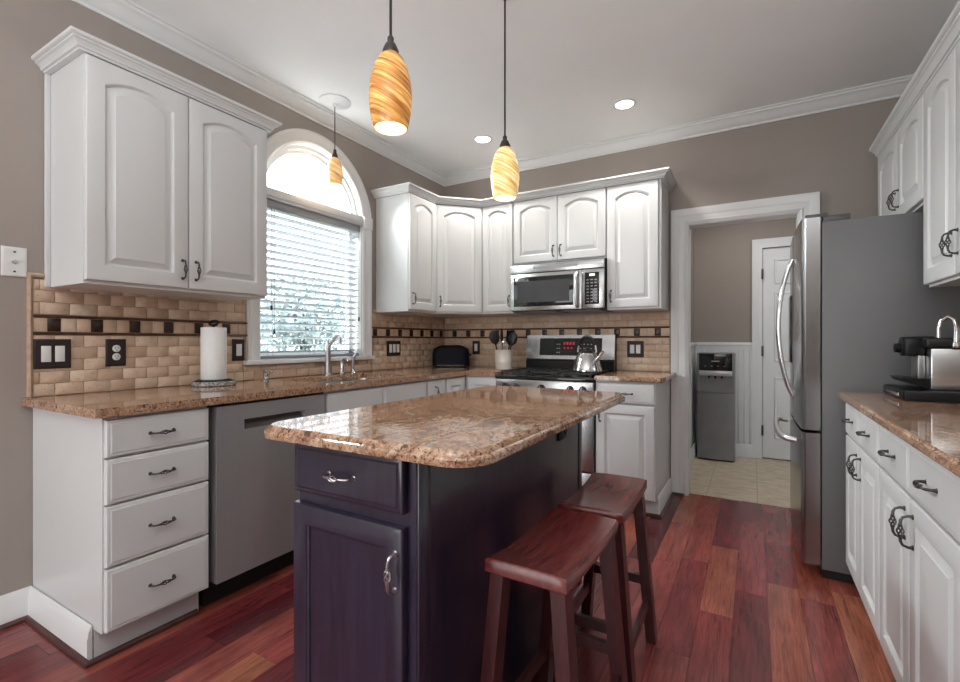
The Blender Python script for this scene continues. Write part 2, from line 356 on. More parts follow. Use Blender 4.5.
# wainscot in the hall
b = MB(); b.box(2.08, 1.535, 0.12, 2.605, 1.549, 1.10)
xx = 2.084
while xx < 2.60: b.box(xx, 1.527, 0.12, xx+0.046, 1.536, 1.10, 0.004, 1); xx += 0.05
b.box(2.08, 1.515, 1.10, 2.605, 1.549, 1.135, 0.006); b.box(2.08, 1.524, 1.07, 2.605, 1.549, 1.10)
yy = 0.124
while yy < 1.51: b.box(2.081, yy, 0.12, 2.092, yy+0.046, 1.10, 0.004, 1); yy += 0.05
b.box(2.081, 0.124, 1.10, 2.11, 1.515, 1.135, 0.006)
struct(b.build('trim_wainscot', 'wains'), 'pale grey beadboard wainscot with chair rail in the hall', 'trim')
b = MB(); b.sweep([(2.605, 1.526), (2.10, 1.526), (2.10, 0.13)][::-1], [(0, 0), (0.018, 0), (0.018, 0.085), (0.013, 0.1), (0.013, 0.115), (0.005, 0.13), (0, 0.13)], lambda u, v, w: (u, v, w))
struct(b.build('baseboard_hall', 'wains'), 'pale grey baseboard along the hall wainscot', 'baseboard')
# crown moulding of the room
prof = [(0, 2.655), (0.010, 2.655), (0.012, 2.668), (0.020, 2.672), (0.036, 2.688), (0.054, 2.708), (0.064, 2.716), (0.072, 2.718), (0.074, 2.730), (0.086, 2.733), (0.086, ZC-.001), (0, ZC-.001)]
b = MB(); b.sweep([(0.001, YR), (0.001, -0.001), (XR-.001, -0.001), (XR-.001, YR)], prof, lambda u, v, w: (u, v, w))
struct(b.build('trim_1', 'trimwhite', angle=25), 'white crown moulding where the walls meet the ceiling', 'trim')
# doorway casing and jamb
cp = [(-0.012, 0.0), (-0.012, 0.010), (0.010, 0.020), (0.018, 0.016), (0.050, 0.016), (0.062, 0.022), (0.080, 0.024), (0.095, 0.028), (0.105, 0.028), (0.105, 0.0)]
b = MB(); b.sweep([(DX0, 0.0), (DX0, DH), (DX1, DH), (DX1, 0.0)][::-1], cp, lambda u, v, w: (u, -0.0005-w, v))
b.box(DX0, 0.0, 0, DX0+0.016, 0.12, DH); b.box(DX1-0.016, 0.0, 0, DX1, 0.12, DH); b.box(DX0, 0, DH-0.016, DX1, 0.12, DH)
struct(b.build('trim_2', 'trimwhite', angle=25), 'white moulded casing around the doorway to the hall', 'trim')
# hall door
t = thing('door_1', 'pale grey panelled hall door with dark hinges beyond the doorway', 'door', (2.69, 1.56, 0), 0, None, 'structure')
b = MB(); b.box(0.004, 0.0, 0.012, 0.726, 0.035, 2.05)
for z0, z1 in ((0.2, 0.80), (0.95, 1.62), (1.70, 1.94)):
    for x0 in (0.10, 0.40):
        b.loft([[(x0+i, y, z0+i), (x0+0.23-i, y, z0+i), (x0+0.23-i, y, z1-i), (x0+i, y, z1-i)] for i, y in ((0, 0.0), (0.004, -0.012), (0.014, -0.012), (0.02, -0.003), (0.045, -0.010))], False, True)
b.build('door_panel', 'doorgrey', t)
b = MB(); b.sweep([(0, 0.0), (0, 2.055), (0.73, 2.055), (0.73, 0.0)][::-1], [(0, 0), (0, .014), (.05, .014), (.085, .024), (.088, 0)], lambda u, v, w: (u, -0.012-w, v))
b.build('casing', 'doorgrey', t, angle=25)
for z in (0.28, 1.05, 1.80): MB().box(-0.008, -0.032, z-0.05, 0.010, -0.004, z+0.05, 0.003).build('hinge', 'bronze', t)
# baseboards and shoe
bp = [(0, 0.0), (0.016, 0.0), (0.016, 0.085), (0.013, 0.092), (0.013, 0.105), (0.006, 0.122), (0.003, 0.128), (0, 0.128)]
b = MB(); b.sweep([(0.001, YR), (0.001, -3.050), (0.560, -3.050)], bp, lambda u, v, w: (u, v, w))
b.mi = 1
b.sweep([(0.017, YR), (0.017, -3.066), (0.574, -3.066), (0.574, -2.690)], [(0, 0), (0.014, 0), (0.012, 0.009), (0.006, 0.016), (0, 0.018)], lambda u, v, w: (u, v, w))
struct(b.build('baseboard_left', ['trimwhite', 'shoe'], angle=25), 'white baseboard with dark red shoe moulding wrapping the left cabinet end', 'baseboard')
b = MB(); b.sweep([(2.0705, -0.573), (2.0705, -0.033)], bp, lambda u, v, w: (u, v, w)); b.mi = 1
b.sweep([(1.70, -0.573), (2.087, -0.573), (2.087, -0.034), (2.17, -0.034)], [(0, 0), (0.014, 0), (0.012, 0.009), (0.006, 0.016), (0, 0.018)], lambda u, v, w: (u, v, w))
struct(b.build('baseboard_back', ['trimwhite', 'shoe'], angle=25), 'white baseboard with dark red shoe on the end of the cabinet by the doorway', 'baseboard')

# backsplash of small travertine tiles with a dark accent band
b = MB()
def tiles(f, u0, u1, z0, z1, off=0, tw=0.1016, th=0.0515):
    z = z0; r = 0
    while z < z1-0.012:
        zt = min(z+th, z1); u = u0-((r+off) % 2)*tw/2-0.03
        while u < u1-0.001:
            a, c = max(u, u0)+0.0014, min(u+tw, u1)-0.0014
            if c-a > 0.01:
                j = random.uniform(-0.0006, 0.0006); i = 0.0018; d = 0.0095+j
                lo = [(a, z+.0014), (c, z+.0014), (c, zt-.0014), (a, zt-.0014)]; hi = [(a+i, z+.0014+i), (c-i, z+.0014+i), (c-i, zt-.0014-i), (a+i, zt-.0014-i)]
                b.loft([[f(p, q, 0.0035) for p, q in lo], [f(p, q, d-0.0015) for p, q in lo], [f(p, q, d) for p, q in hi]], False, True)
            u += tw
        z = zt; r += 1
FL = lambda u, v, w: (w, u, v)
FB = lambda u, v, w: (u, -w, v)
YT = -3.047; b.mi = 0
tiles(FL, YT, WY-0.545, 0.916, 1.174); tiles(FL, YT, -2.085, 1.262, 1.41, 1); tiles(FL, -2.107, -1.01, 0.916, 1.003); tiles(FL, -1.012, -0.01, 0.916, 1.174); tiles(FL, -1.038, -0.01, 1.262, 1.40, 1)
tiles(FB, 0.01, 2.066, 0.916, 1.174); tiles(FB, 0.01, 2.066, 1.262, 1.375, 1)
for f, segs, acc in ((FL, ((YT, -2.085), (-1.038, -0.01)), [-2.978+0.1535*k for k in range(22)]), (FB, ((0.01, 2.066),), [1.98-0.1545*k for k in range(14)][::-1])):
    for u0, u1 in segs:
        b.mi = 2
        for z in (1.176, 1.249):
            b.sweep([(u0, z), (u1, z)], [(0, 0.003), (0, 0.013), (-0.0055, 0.017), (-0.011, 0.013), (-0.011, 0.003)], f)
        cuts = [u0]+[c for a in acc if u0+0.03 < a < u1-0.03 for c in (a-0.023, a+0.023)]+[u1]
        for k in range(len(cuts)-1):
            a, c = cuts[k], cuts[k+1]; b.mi = 3 if k % 2 else 0
            if c-a < 0.012: continue
            n = 1 if k % 2 else max(1, round((c-a)/0.052))
            for q in range(n):
                a2, c2 = a+(c-a)*q/n+0.0012, a+(c-a)*(q+1)/n-0.0012
                if k % 2 == 0:
                    b.loft([[f(p, z, w) for p, z in ((a2+i, 1.189+i), (c2-i, 1.189+i), (c2-i, 1.247-i), (a2+i, 1.247-i))] for i, w in ((0, 0.003), (0, 0.008), (0.003, 0.0095))], False, True)
                else:
                    b.loft([[f(p, z, w) for p, z in ((a2+i, 1.190+i), (c2-i, 1.190+i), (c2-i, 1.246-i), (a2+i, 1.246-i))] for i, w in ((0, 0.003), (0, 0.010), (0.003, 0.012))], False, True)
b.mi = 4
b.sweep([(-3.057, 0.916), (-3.057, 1.425), (-2.985, 1.425)], [(-0.009, 0.001), (-0.009, 0.012), (0, 0.017), (0.009, 0.012), (0.009, 0.001)], FL)
b.mi = 1
for f, u0, u1, z0, z1 in ((FL, YT, -2.085, 0.915, 1.41), (FL, -2.107, -1.01, 0.915, 1.004), (FL, -1.04, -0.001, 0.915, 1.40), (FB, 0.001, 2.068, 0.915, 1.375)):
    b.prism([(u0, z0), (u1, z0), (u1, z1), (u0, z1)], 0.0008, 0.0055, f)
struct(b.build('wall_backsplash', ['tile', 'grout', 'liner', 'accent', 'pencil'], angle=50), 'tan travertine tile backsplash with a band of dark square accents', 'backsplash')

# window
t = thing('window_1', 'white arched window with half round top above the sink', 'window', (0, WY, WB), 0, None, 'structure')
wl = lambda u, v, w: (w, u, v-WB)
casp = [(0.0, 0.0005), (0.0, 0.014), (0.012, 0.020), (0.030, 0.016), (0.055, 0.018), (0.070, 0.026), (0.086, 0.026), (0.086, 0.0005)]
path = [(-WR, WB)]+[(-WR, WS)]+[(a, c) for a, c in arc(0, WS, WR, PI, 0, 36)][1:-1]+[(WR, WS), (WR, WB)]
path = path[::-1]
b = MB(); b.sweep(path, [(o, w) for o, w in casp], wl); b.build('casing', 'trimwhite', t, angle=25)
b = MB()
for s in (-1, 1): b.box(0.0005, s*0.480-0.046, 2.015-WB, 0.034, s*0.480+0.046, 2.105-WB, 0.004)
b.build('corner_block', 'trimwhite', t)
jp = [(-WR, WB), (-WR, WS)]+arc(0, WS, WR, PI, 0, 36)[1:-1]+[(WR, WS), (WR, WB)]
b = MB(); b.sweep(jp[::-1], [(0.0, -0.155), (0.0, 0.0), (-0.006, 0.0), (-0.006, -0.155)], wl); b.build('jamb', 'trimwhite', t, angle=25)
b = MB(); b.box(-0.15, -WR, 2.035-WB, 0.016, WR, 2.105-WB, 0.006); b.box(0.014, -WR+0.002, 2.05-WB, 0.024, WR-0.002, 2.09-WB, 0.004); b.build('mullion', 'trimwhite', t)
b = MB(); b.box(-0.155, -WR+.001, -0.024, -0.001, WR-.001, 0.0); b.box(0.0005, -0.545, -0.024, 0.042, 0.545, 0.004, 0.006); b.build('sill', 'trimwhite', t)
b = MB()
for r0, r1, x0, x1 in ((0.408, 0.4305, -0.07, -0.028), (0.384, 0.409, -0.07, -0.048)):
    pa = arc(0, WS+0.055, r1, PI, 0, 36); pb = arc(0, WS+0.055, r0, 0, PI, 36)
    b.loft([[wl(*p, x0) for p in arc(0, WS, r1, 0, PI, 36)], [wl(*p, x1) for p in arc(0, WS, r1, 0, PI, 36)], [wl(*p, x1) for p in arc(0, WS, r0, 0, PI, 36)], [wl(*p, x0) for p in arc(0, WS, r0, 0, PI, 36)]], closed=False, ring=True)
b.box(-0.07, -0.39, 2.105-WB, -0.048, 0.39, 2.12-WB)
b.build('arch_sash', 'trimwhite', t, angle=25)
b = MB()
for y0, z0, y1, z1 in ((-WR, 0, -WR+0.04, 1.005), (WR-0.04, 0, WR, 1.005), (-WR, 0, WR, 0.05), (-WR, 0.965, WR, 1.005)): b.box(-0.13, y0, z0, -0.095, y1, z1)
b.build('lower_sash', 'trimwhite', t)
b = MB(); b.box(-0.114, -WR+.03, 0.03, -0.110, WR-.03, 0.98); b.prism([(a, c-WB) for a, c in arc(0, WS+0.0, 0.390, 0, PI, 30)], -0.062, -0.058, lambda u, v, w: (w, u, max(v, 2.12-WB))); b.build('glass', 'glass', t)
# window blind
t = thing('window_blind', 'white slatted blind lowered over the window above the sink', 'blind', (-0.040, WY, 1.034))
b = MB(); zz = 0.045; k = 0
while zz < 0.945:
    a = math.radians(13); c, s_ = math.cos(a)*0.024, math.sin(a)*0.024
    pts = [(-c, -s_-0.0012), (0, 0.002), (c, s_-0.0012), (c, s_+0.0012), (0, 0.0045), (-c, -s_+0.0012)]
    b.loft([[(u, -0.424, zz+v) for u, v in pts], [(u, 0.424, zz+v) for u, v in pts]]); zz += 0.0455
b.build('slats', 'blind', t)
MB().box(-0.028, -0.426, 0.95, 0.035, 0.426, 0.999, 0.004).build('headrail', 'blind', t)
MB().box(-0.024, -0.424, 0.004, 0.024, 0.424, 0.022, 0.004).build('bottom_rail', 'blind', t)
b = MB()
for y in (-0.33, 0.0, 0.33):
    for x in (-0.026, 0.026): b.tube([(x, y, 0.02), (x, y, 0.95)], 0.0011, 5)
b.build('ladder_cords', 'blind', t)
for y, z in ((-0.345, 0.34), (-0.325, 0.19), (0.415, 0.30)):
    b = MB(); b.tube([(0.033, y, z), (0.033, y, 0.95)], 0.0012, 5); b.lathe([(0.002, z), (0.007, z-0.004), (0.006, z-0.03), (0.003, z-0.034)], (0.033, y, 0), 10)
    b.build('pull_cord', 'bronze', t)

# garden outside
struct(MB().box(-45, -30, -0.7, -0.2, 30, -0.6).build('ground_garden', 'lawn'), 'lawn outside the window', 'ground')
random.seed(11)
def tree(x, y, h, r, label):
    t = thing('garden_tree', label, 'tree', (x, y, -0.6), 0, 'trees in the garden')
    b = MB(); b.tube([(0, 0, 0), (0.05, 0.03, h*0.3), (0, 0.08, h*0.7)], [0.12, 0.09, 0.03], 8); b.build('trunk', 'bark', t)
    b = MB()
    for k in range(2200):
        d = Vector((random.gauss(0, 1), random.gauss(0, 1), random.gauss(0, 1))).normalized()*r*random.random()**0.4
        p = Vector((d.x, d.y, h*0.62+d.z*0.95)); a = Vector((random.gauss(0, 1), random.gauss(0, 1), random.gauss(0, 1))).normalized(); c = a.cross(d+Vector((.01, .02, .03))).normalized()
        L = random.uniform(0.07, 0.13); b.loft([[p-a*L, p-c*L*0.4, p+a*L, p+c*L*0.4]], False, True)
    b.build('foliage', 'leaf', t)
tree(-5.2, 0.55, 3.0, 1.15, 'leafy tree nearer the left edge of the window, seen through the blind')
tree(-6.5, 3.6, 3.6, 1.2, 'leafy tree toward the right edge of the window, seen through the blind')

# ================================================================== CABINETRY
def pull_mesh(mat, L=0.096):
    b = MB(); h = L/2
    pts = [(0, 0, -h), (0, -0.012, -h-0.001), (0, -0.024, -h+0.004), (0, -0.029, -h+0.014), (0, -0.030, -0.019)]
    rr = [0.0062, 0.0042, 0.0040, 0.0040, 0.0046]
    b.tube(pts, rr, 8); b.tube([(p[0], p[1], -p[2]) for p in pts], rr, 8)
    for k in range(4):
        pp = []
        for q in range(9):
            s = q/8; a = k*PI/2+s*PI*0.9; rad = 0.0075*math.sin(PI*s)**0.7+0.0005
            pp.append((rad*math.cos(a), -0.030+rad*math.sin(a), -0.019+0.038*s))
        b.tube(pp, 0.0024, 6)
    b.lathe([(0.003, -0.021), (0.006, -0.019), (0.006, -0.016), (0.003, -0.014)], (0, -0.030, 0), 10); b.lathe([(0.003, 0.014), (0.006, 0.016), (0.006, 0.019), (0.003, 0.021)], (0, -0.030, 0), 10)
    for s in (-1, 1): b.lathe([(0.0085, 0.0), (0.0085, -0.002), (0.006, -0.004)], (0, 0, s*h), 12, 'y')
    return b.mesh('pull', mat)
PULL = {'bronze': pull_mesh('bronze'), 'nickel': pull_mesh('nickel')}
def handle(front, x, z, vertical, mat='bronze', th=0.02):
    return inst('handle', PULL[mat], front, (x, -th, z), (0, 0, 0) if vertical else (0, PI/2, 0), (0.86, 0.9, 0.86))
def front_mesh(w, h, kind, th=0.02, marg=0.056, na=14):
    b = MB()
    def loop(i, z0i, y, rise, top):
        x0, x1 = i, w-i; zs = h-top-rise
        P = [(x0, y, z0i), (x1, y, z0i), (x1, y, zs)]
        for k in range(1, na): u = 1-2*k/na; P.append((x0+(x1-x0)*(1-k/na), y, zs+rise*(1-u*u)))
        return P+[(x0, y, zs)]
    L = [loop(0, 0, 0, 0, 0), loop(0, 0, -th+0.005, 0, 0), loop(0.002, 0.002, -th+0.0015, 0, 0.002), loop(0.006, 0.006, -th, 0, 0.006)]
    if kind == 'slab':
        L += [loop(0.012, 0.012, -th, 0, 0.012), loop(0.016, 0.016, -th-0.002, 0, 0.016), loop(0.020, 0.020, -th-0.002, 0, 0.020)]
    else:
        rise = min(0.040, 0.17*(w-2*marg)) if kind == 'arch' else 0.0
        steps = ((0, -th), (0.003, -th+0.003), (0.006, -th+0.004), (0.009, -th+0.009), (0.012, -th+0.009)) if kind == 'flat' else ((0, -th), (0.003, -th+0.002), (0.005, -th+0.006), (0.009, -th+0.0125), (0.014, -th+0.0125), (0.036, -th+0.003), (0.038, -th+0.001), (0.041, -th+0.0005))
        for o, y in steps:
            L.append(loop(marg+o, marg+o, y, rise, (marg-0.008 if kind == 'arch' else marg)+o*0.95))
    b.loft(L); return b
def front(root, name, x0, x1, z0, z1, depth, kind, mat='white', th=0.02, marg=0.056):
    return front_mesh(x1-x0, z1-z0, kind, th, marg).build(name, mat, root, (x0, -depth-0.0005, z0), angle=22)
FACE = 0.620
def base_cab(label, loc, rz, w, depth=FACE, group='white base cabinets', mat='white', toe=True, ztop=0.880, hollow=False):
    t = thing('base_cabinet', label, 'cabinet', loc, rz, group)
    if hollow:
        b = MB(); b.box(0, -depth, 0.112, 0.018, 0, ztop); b.box(w-0.018, -depth, 0.112, w, 0, ztop); b.box(0.018, -depth, 0.112, w-0.018, 0, 0.13); b.box(0.018, -depth, 0.13, w-0.018, -depth+0.02, ztop); b.build('carcass', mat, t)
    else: MB().box(0, -depth, 0.112, w, 0, ztop, 0.001, 1).build('carcass', mat, t)
    if toe: MB().box(0.001, -depth+0.060, 0.0, w-0.001, -0.02, 0.1115).build('toe_kick', mat, t)
    return t
R90 = PI/2
GB = 'white base cabinets'
# left run: drawer stack
t = base_cab('white base cabinet stack of four drawers left of the dishwasher', (0.002, -3.046, 0), R90, 0.370)
for z0, z1 in ((0.118, 0.338), (0.347, 0.562), (0.570, 0.728), (0.736, 0.868)):
    f = front(t, 'drawer', 0.006, 0.368, z0, z1, FACE, 'slab'); handle(f, 0.18, (z1-z0)/2, False)
# dishwasher
t = thing('dishwasher', 'stainless steel dishwasher with recessed pocket handle', 'dishwasher', (0.014, -2.662, 0), R90)
b = MB(); b.box(0.0, -0.575, 0.10, 0.604, -0.02, 0.872); b.box(0.01, -0.54, 0.0, 0.594, -0.05, 0.10); b.build('tub', 'blackmatte', t)
b = MB()
px = [0.014, 0.14, 0.47, 0.596]; pz = [0.118, 0.756, 0.800, 0.868]
for i in range(3):
    for j in range(3):
        if (i, j) != (1, 1): b.box(px[i], -0.632, pz[j], px[i+1], -0.577, pz[j+1])
bmesh.ops.remove_doubles(b.bm, verts=b.bm.verts, dist=1e-5)
b.build('door', 'dwsteel', t)
b = MB(); b.loft([[(px[1], -0.630, pz[1]), (px[2], -0.630, pz[1]), (px[2], -0.589, pz[2]), (px[1], -0.589, pz[2])], [(px[1]+.003, -0.626, pz[1]+0.002), (px[2]-.003, -0.626, pz[1]+0.002), (px[2]-.003, -0.590, pz[2]-0.002), (px[1]+.003, -0.590, pz[2]-0.002)]], False, True)
b.build('pocket_handle', 'steelh', t)
# sink base
t = base_cab('white sink base cabinet below the window right of the dishwasher', (0.002, -2.050, 0), R90, 0.900, hollow=True)
for x0, x1, hx in ((0.006, 0.448, 0.40), (0.452, 0.894, 0.04)):
    front(t, 'false_front', x0, x1, 0.736, 0.868, FACE, 'slab')
    f = front(t, 'door', x0, x1, 0.118, 0.726, FACE, 'rect'); handle(f, hx, 0.53, True)
t = base_cab('narrow white base cabinet between sink base and corner', (0.002, -1.147, 0), R90, 0.230)
f = front(t, 'door', 0.006, 0.224, 0.118, 0.868, FACE, 'slab'); handle(f, 0.09, 0.66, True)
# corner cabinet
t = thing('base_cabinet', 'white corner base cabinet with an inward folding door left of the range', 'cabinet', (0.002, -0.002, 0), 0, GB)
b = MB(); b.prism([(0, 0), (0, -0.912), (FACE, -0.912), (FACE, -FACE), (0.908, -FACE), (0.908, 0)], 0.112, 0.880); b.build('carcass', 'white', t)
b = MB(); b.prism([(0.02, -0.02), (0.02, -0.910), (0.55, -0.910), (0.55, -0.55), (0.906, -0.55), (0.906, -0.02)], 0, 0.1115); b.build('toe_kick', 'white', t)
f = front_mesh(0.258, 0.750, 'rect').build('door', 'white', t, (FACE+.0005, -0.900, 0.118), (0, 0, R90), 22)
f = front_mesh(0.258, 0.750, 'rect').build('door', 'white', t, (FACE+0.038, -FACE-.0005, 0.118), (0, 0, 0), 22); handle(f, 0.225, 0.60, True)
# right of range
t = base_cab('white base cabinet with drawer and door right of the range', (1.680, -0.002, 0), 0, 0.389)
f = front(t, 'drawer', 0.004, 0.384, 0.736, 0.868, FACE, 'slab'); handle(f, 0.20, 0.066, False)
f = front(t, 'door', 0.004, 0.384, 0.118, 0.724, FACE, 'rect'); handle(f, 0.03, 0.53, True)
# right wall base cabinets
t = base_cab('white base cabinet on the right wall nearest the refrigerator', (XR-.002, -1.062, 0), -R90, 0.675, 0.583)
for x0, x1, hx in ((0.005, 0.316, 0.275), (0.320, 0.670, 0.04)):
    f = front(t, 'drawer', x0, x1, 0.724, 0.868, 0.583, 'slab'); handle(f, (x1-x0)/2, 0.075, False)
    f = front(t, 'door', x0, x1, 0.118, 0.714, 0.583, 'rect'); handle(f, hx, 0.515, True)
t = base_cab('white base cabinet on the right wall nearest the camera', (XR-.002, -1.739, 0), -R90, 0.822, 0.583)
for x0, x1, hx in ((0.005, 0.356, 0.315), (0.360, 0.752, 0.04)):
    f = front(t, 'drawer', x0, x1, 0.724, 0.868, 0.583, 'slab'); handle(f, (x1-x0)/2, 0.075, False)
    f = front(t, 'door', x0, x1, 0.118, 0.714, 0.583, 'rect'); handle(f, hx, 0.515, True)

# upper cabinets
ZU = 1.378; UF = 0.325
def upper(label, loc, rz, w, h, depth=UF, group='white wall cabinets'):
    t = thing('wall_cabinet', label, 'cabinet', loc, rz, group)
    b = MB(); b.box(0, -depth, 0.0, w, 0, h, 0.001, 1); b.build('carcass', 'white', t)
    return t
HU = 2.283-ZU
CROWN = [(0.0, 0.0), (0.021, 0.0), (0.021, 0.008), (0.029, 0.010), (0.031, 0.018), (0.040, 0.028), (0.048, 0.032), (0.048, 0.038), (0.056, 0.040), (0.060, 0.043), (0.060, 0.054), (0.0, 0.054)]
t = upper('white two door wall cabinet left of the window', (0.002, -2.992, ZU), R90, 0.803, HU)
f = front(t, 'door', 0.002, 0.390, 0.014, HU-0.004, UF, 'arch', marg=0.062); handle(f, 0.362, 0.085, True)
f = front(t, 'door', 0.394, 0.801, 0.014, HU-0.004, UF, 'arch', marg=0.062); handle(f, 0.030, 0.085, True)
MB().box(-0.018, -0.018, 0.0, -0.0005, 0.0, HU+0.0, 0.002).build('scribe_trim', 'white', t)
b = MB(); b.sweep([(-0.0, -0.0), (-0.0, -UF), (0.803, -UF), (0.803, 0.0)][::-1], [(-o, z) for o, z in CROWN], lambda u, v, w: (u, v, w+HU+0.0005))
b.build('crown', 'white', t, angle=20)
t = upper('narrow white single door wall cabinet right of the window', (0.002, -0.968, ZU), R90, 0.356, HU)
f = front(t, 'door', 0.004, 0.352, 0.014, HU-0.004, UF, 'arch', marg=0.055); handle(f, 0.03, 0.085, True)
t = thing('wall_cabinet', 'white angled corner wall cabinet above the toaster', 'cabinet', (0.002, -0.002, ZU), 0, 'white wall cabinets')
b = MB(); b.prism([(0, 0), (0, -0.608), (UF, -0.608), (0.608, -UF), (0.608, 0)], 0, HU); b.build('carcass', 'white', t)
f = front_mesh(0.388, HU-0.018, 'arch').build('door', 'white', t, (UF+0.006+0.0004, -0.608+0.006-0.0004, 0.014), (0, 0, PI/4), 22); handle(f, 0.03, 0.085, True)
t = upper('narrow white wall cabinet between corner cabinet and microwave', (0.613, -0.002, ZU), 0, 0.300, HU)
f = front(t, 'door', 0.014, 0.296, 0.014, HU-0.004, UF, 'arch', marg=0.052); handle(f, 0.255, 0.085, True)
t = upper('short white two door wall cabinet above the microwave', (0.916, -0.002, 1.765), 0, 0.758, 2.283-1.765)
f = front(t, 'door', 0.004, 0.377, 0.012, 0.514, UF, 'arch', marg=0.055); handle(f, 0.345, 0.075, True)
f = front(t, 'door', 0.381, 0.754, 0.012, 0.514, UF, 'arch', marg=0.055); handle(f, 0.028, 0.075, True)
t = upper('white single door wall cabinet above the counter right of the range', (1.677, -0.002, ZU), 0, 0.380, HU)
f = front(t, 'door', 0.004, 0.362, 0.014, HU-0.004, UF, 'arch', marg=0.058); handle(f, 0.03, 0.085, True)
b = MB(); b.sweep([(0.002, -0.968), (0.327, -0.968), (0.327, -0.610), (0.610, -0.327), (2.057, -0.327), (2.057, -0.002)], CROWN, lambda u, v, w: (u, v, w+2.2838))
tag(b.build('crown_moulding', 'white', angle=20), 'white crown moulding along the top of the corner and microwave wall cabinets', 'moulding')
UR = 0.323; ZR = 2.224
t = upper('white two door wall cabinet above the refrigerator', (XR-.002, -0.25, 1.755), -R90, 0.852, ZR-1.755, UR)
f = front(t, 'door', 0.004, 0.432, 0.010, ZR-1.759, UR, 'arch', marg=0.058); handle(f, 0.400, 0.10, True)
f = front(t, 'door', 0.436, 0.848, 0.010, ZR-1.759, UR, 'arch', marg=0.058); handle(f, 0.030, 0.10, True)
t = upper('tall white two door wall cabinet above the coffee machine', (XR-.002, -1.106, ZU), -R90, 0.745, ZR-ZU, UR)
f = front(t, 'door', 0.004, 0.370, 0.012, ZR-ZU-0.004, UR, 'arch', marg=0.06); handle(f, 0.340, 0.115, True)
f = front(t, 'door', 0.374, 0.741, 0.012, ZR-ZU-0.004, UR, 'arch', marg=0.06); handle(f, 0.030, 0.115, True)
b = MB(); CR2 = [(o*0.85, z*1.42) for o, z in CROWN]
b.sweep([(XR-.002, -0.25), (XR-.002-UR, -0.25), (XR-.002-UR, -1.843), (XR-.002, -1.843)], CR2, lambda u, v, w: (u, v, w+ZR+0.0008))
tag(b.build('crown_moulding', 'white', angle=20), 'white crown moulding along the right wall cabinets above the refrigerator', 'moulding')

# ------------------------------------------------------------------ counters
SX0, SX1, SY0, SY1 = 0.135, 0.555, -1.97, -1.25
b = MB(); b.cells([0.002, SX0, SX1, 0.660, 0.914], [-3.080, SY0, SY1, -0.660, -0.002], lambda x, y: (x < 0.660 or y > -0.660) and not (SX0 < x < SX1 and SY0 < y < SY1), 0.8815, 0.914, 0.008)
tag(b.build('countertop', 'granite'), 'brown speckled granite countertop with sink along the left and back walls', 'countertop', 'granite countertops')
b = MB(); b.prism([(1.679, -0.002), (1.679, -0.660), (2.108, -0.660), (2.118, -0.650), (2.118, -0.032), (2.072, -0.032), (2.072, -0.002)], 0.8815, 0.914)
bmesh.ops.bevel(b.bm, geom=[e for e in b.bm.edges if len({round(v.co.z, 4) for v in e.verts}) == 1], offset=0.007, segments=3, affect='EDGES')
tag(b.build('countertop', 'granite'), 'short brown granite countertop right of the range', 'countertop', 'granite countertops')
b = MB(); b.prism(rrect(2.952, -2.57, XR-.002, -1.055, 0.015, 0, 3), 0.8815, 0.914)
bmesh.ops.bevel(b.bm, geom=[e for e in b.bm.edges if len({round(v.co.z, 4) for v in e.verts}) == 1], offset=0.009, segments=3, affect='EDGES')
tag(b.build('countertop', 'granite'), 'brown granite countertop on the right wall under the coffee machine', 'countertop', 'granite countertops')
# sink
t = thing('sink', 'stainless steel sink set under the counter below the window', 'sink', (0, 0, 0.70))
b = MB(); R = lambda i, z: [(x, y, z) for x, y in rrect(SX0-0.004, SY0-0.004, SX1+0.004, SY1+0.004, 0.05, i, 6)]
b.loft([R(-0.012, 0.180), R(0, 0.180), R(0.004, 0.172), R(0.012, 0.02), R(0.05, 0.004), R(0.14, 0.0)], False, True); b.build('bowl', 'steelh', t)
MB().lathe([(0.045, 0.001), (0.045, 0.004), (0.03, 0.003)], (0.345, -1.61, 0), 20).build('drain', 'chrome', t)
# faucet set
t = thing('faucet', 'tall chrome pull out faucet in front of the window', 'faucet', (0.085, -1.535, 0.914))
MB().lathe([(0.030, 0), (0.030, 0.006), (0.024, 0.012), (0.021, 0.05), (0.019, 0.16), (0.021, 0.185), (0.019, 0.20)], seg=20).build('body', 'nickel', t)
MB().tube([(0, 0, 0.19), (0.012, 0.012, 0.215), (0.028, 0.024, 0.245), (0.040, 0.034, 0.268), (0.052, 0.042, 0.272), (0.060, 0.047, 0.255), (0.063, 0.049, 0.215)], [0.013, 0.011, 0.010, 0.010, 0.011, 0.013, 0.014], 12).build('spout', 'nickel', t)
MB().tube([(0, 0, 0.185), (-0.004, 0.0, 0.215), (-0.003, 0.004, 0.245)], [0.013, 0.010, 0.006], 10).build('lever', 'nickel', t)
t = thing('soap_dispenser', 'chrome soap dispenser with curved spout right of the tall faucet', 'dispenser', (0.075, -1.400, 0.914))
MB().lathe([(0.024, 0), (0.024, 0.004), (0.016, 0.01), (0.014, 0.075), (0.010, 0.08)], seg=16).build('body', 'chrome', t)
MB().tube([(0, 0, 0.07), (0, 0, 0.095), (0.012, 0.004, 0.107), (0.04, 0.012, 0.105), (0.05, 0.014, 0.092)], [0.009, 0.009, 0.008, 0.007, 0.006], 10).build('spout', 'chrome', t)
t = thing('side_sprayer', 'slim chrome side sprayer rightmost of the fittings behind the sink', 'sprayer', (0.07, -1.285, 0.914))
MB().lathe([(0.024, 0), (0.024, 0.005), (0.015, 0.014), (0.013, 0.03)], seg=16).build('base', 'chrome', t)
MB().tube([(0, 0, 0.02), (0, 0, 0.09), (0.004, 0.004, 0.12), (0.02, 0.01, 0.138)], [0.010, 0.011, 0.014, 0.010], 12).build('head', 'nickel', t)
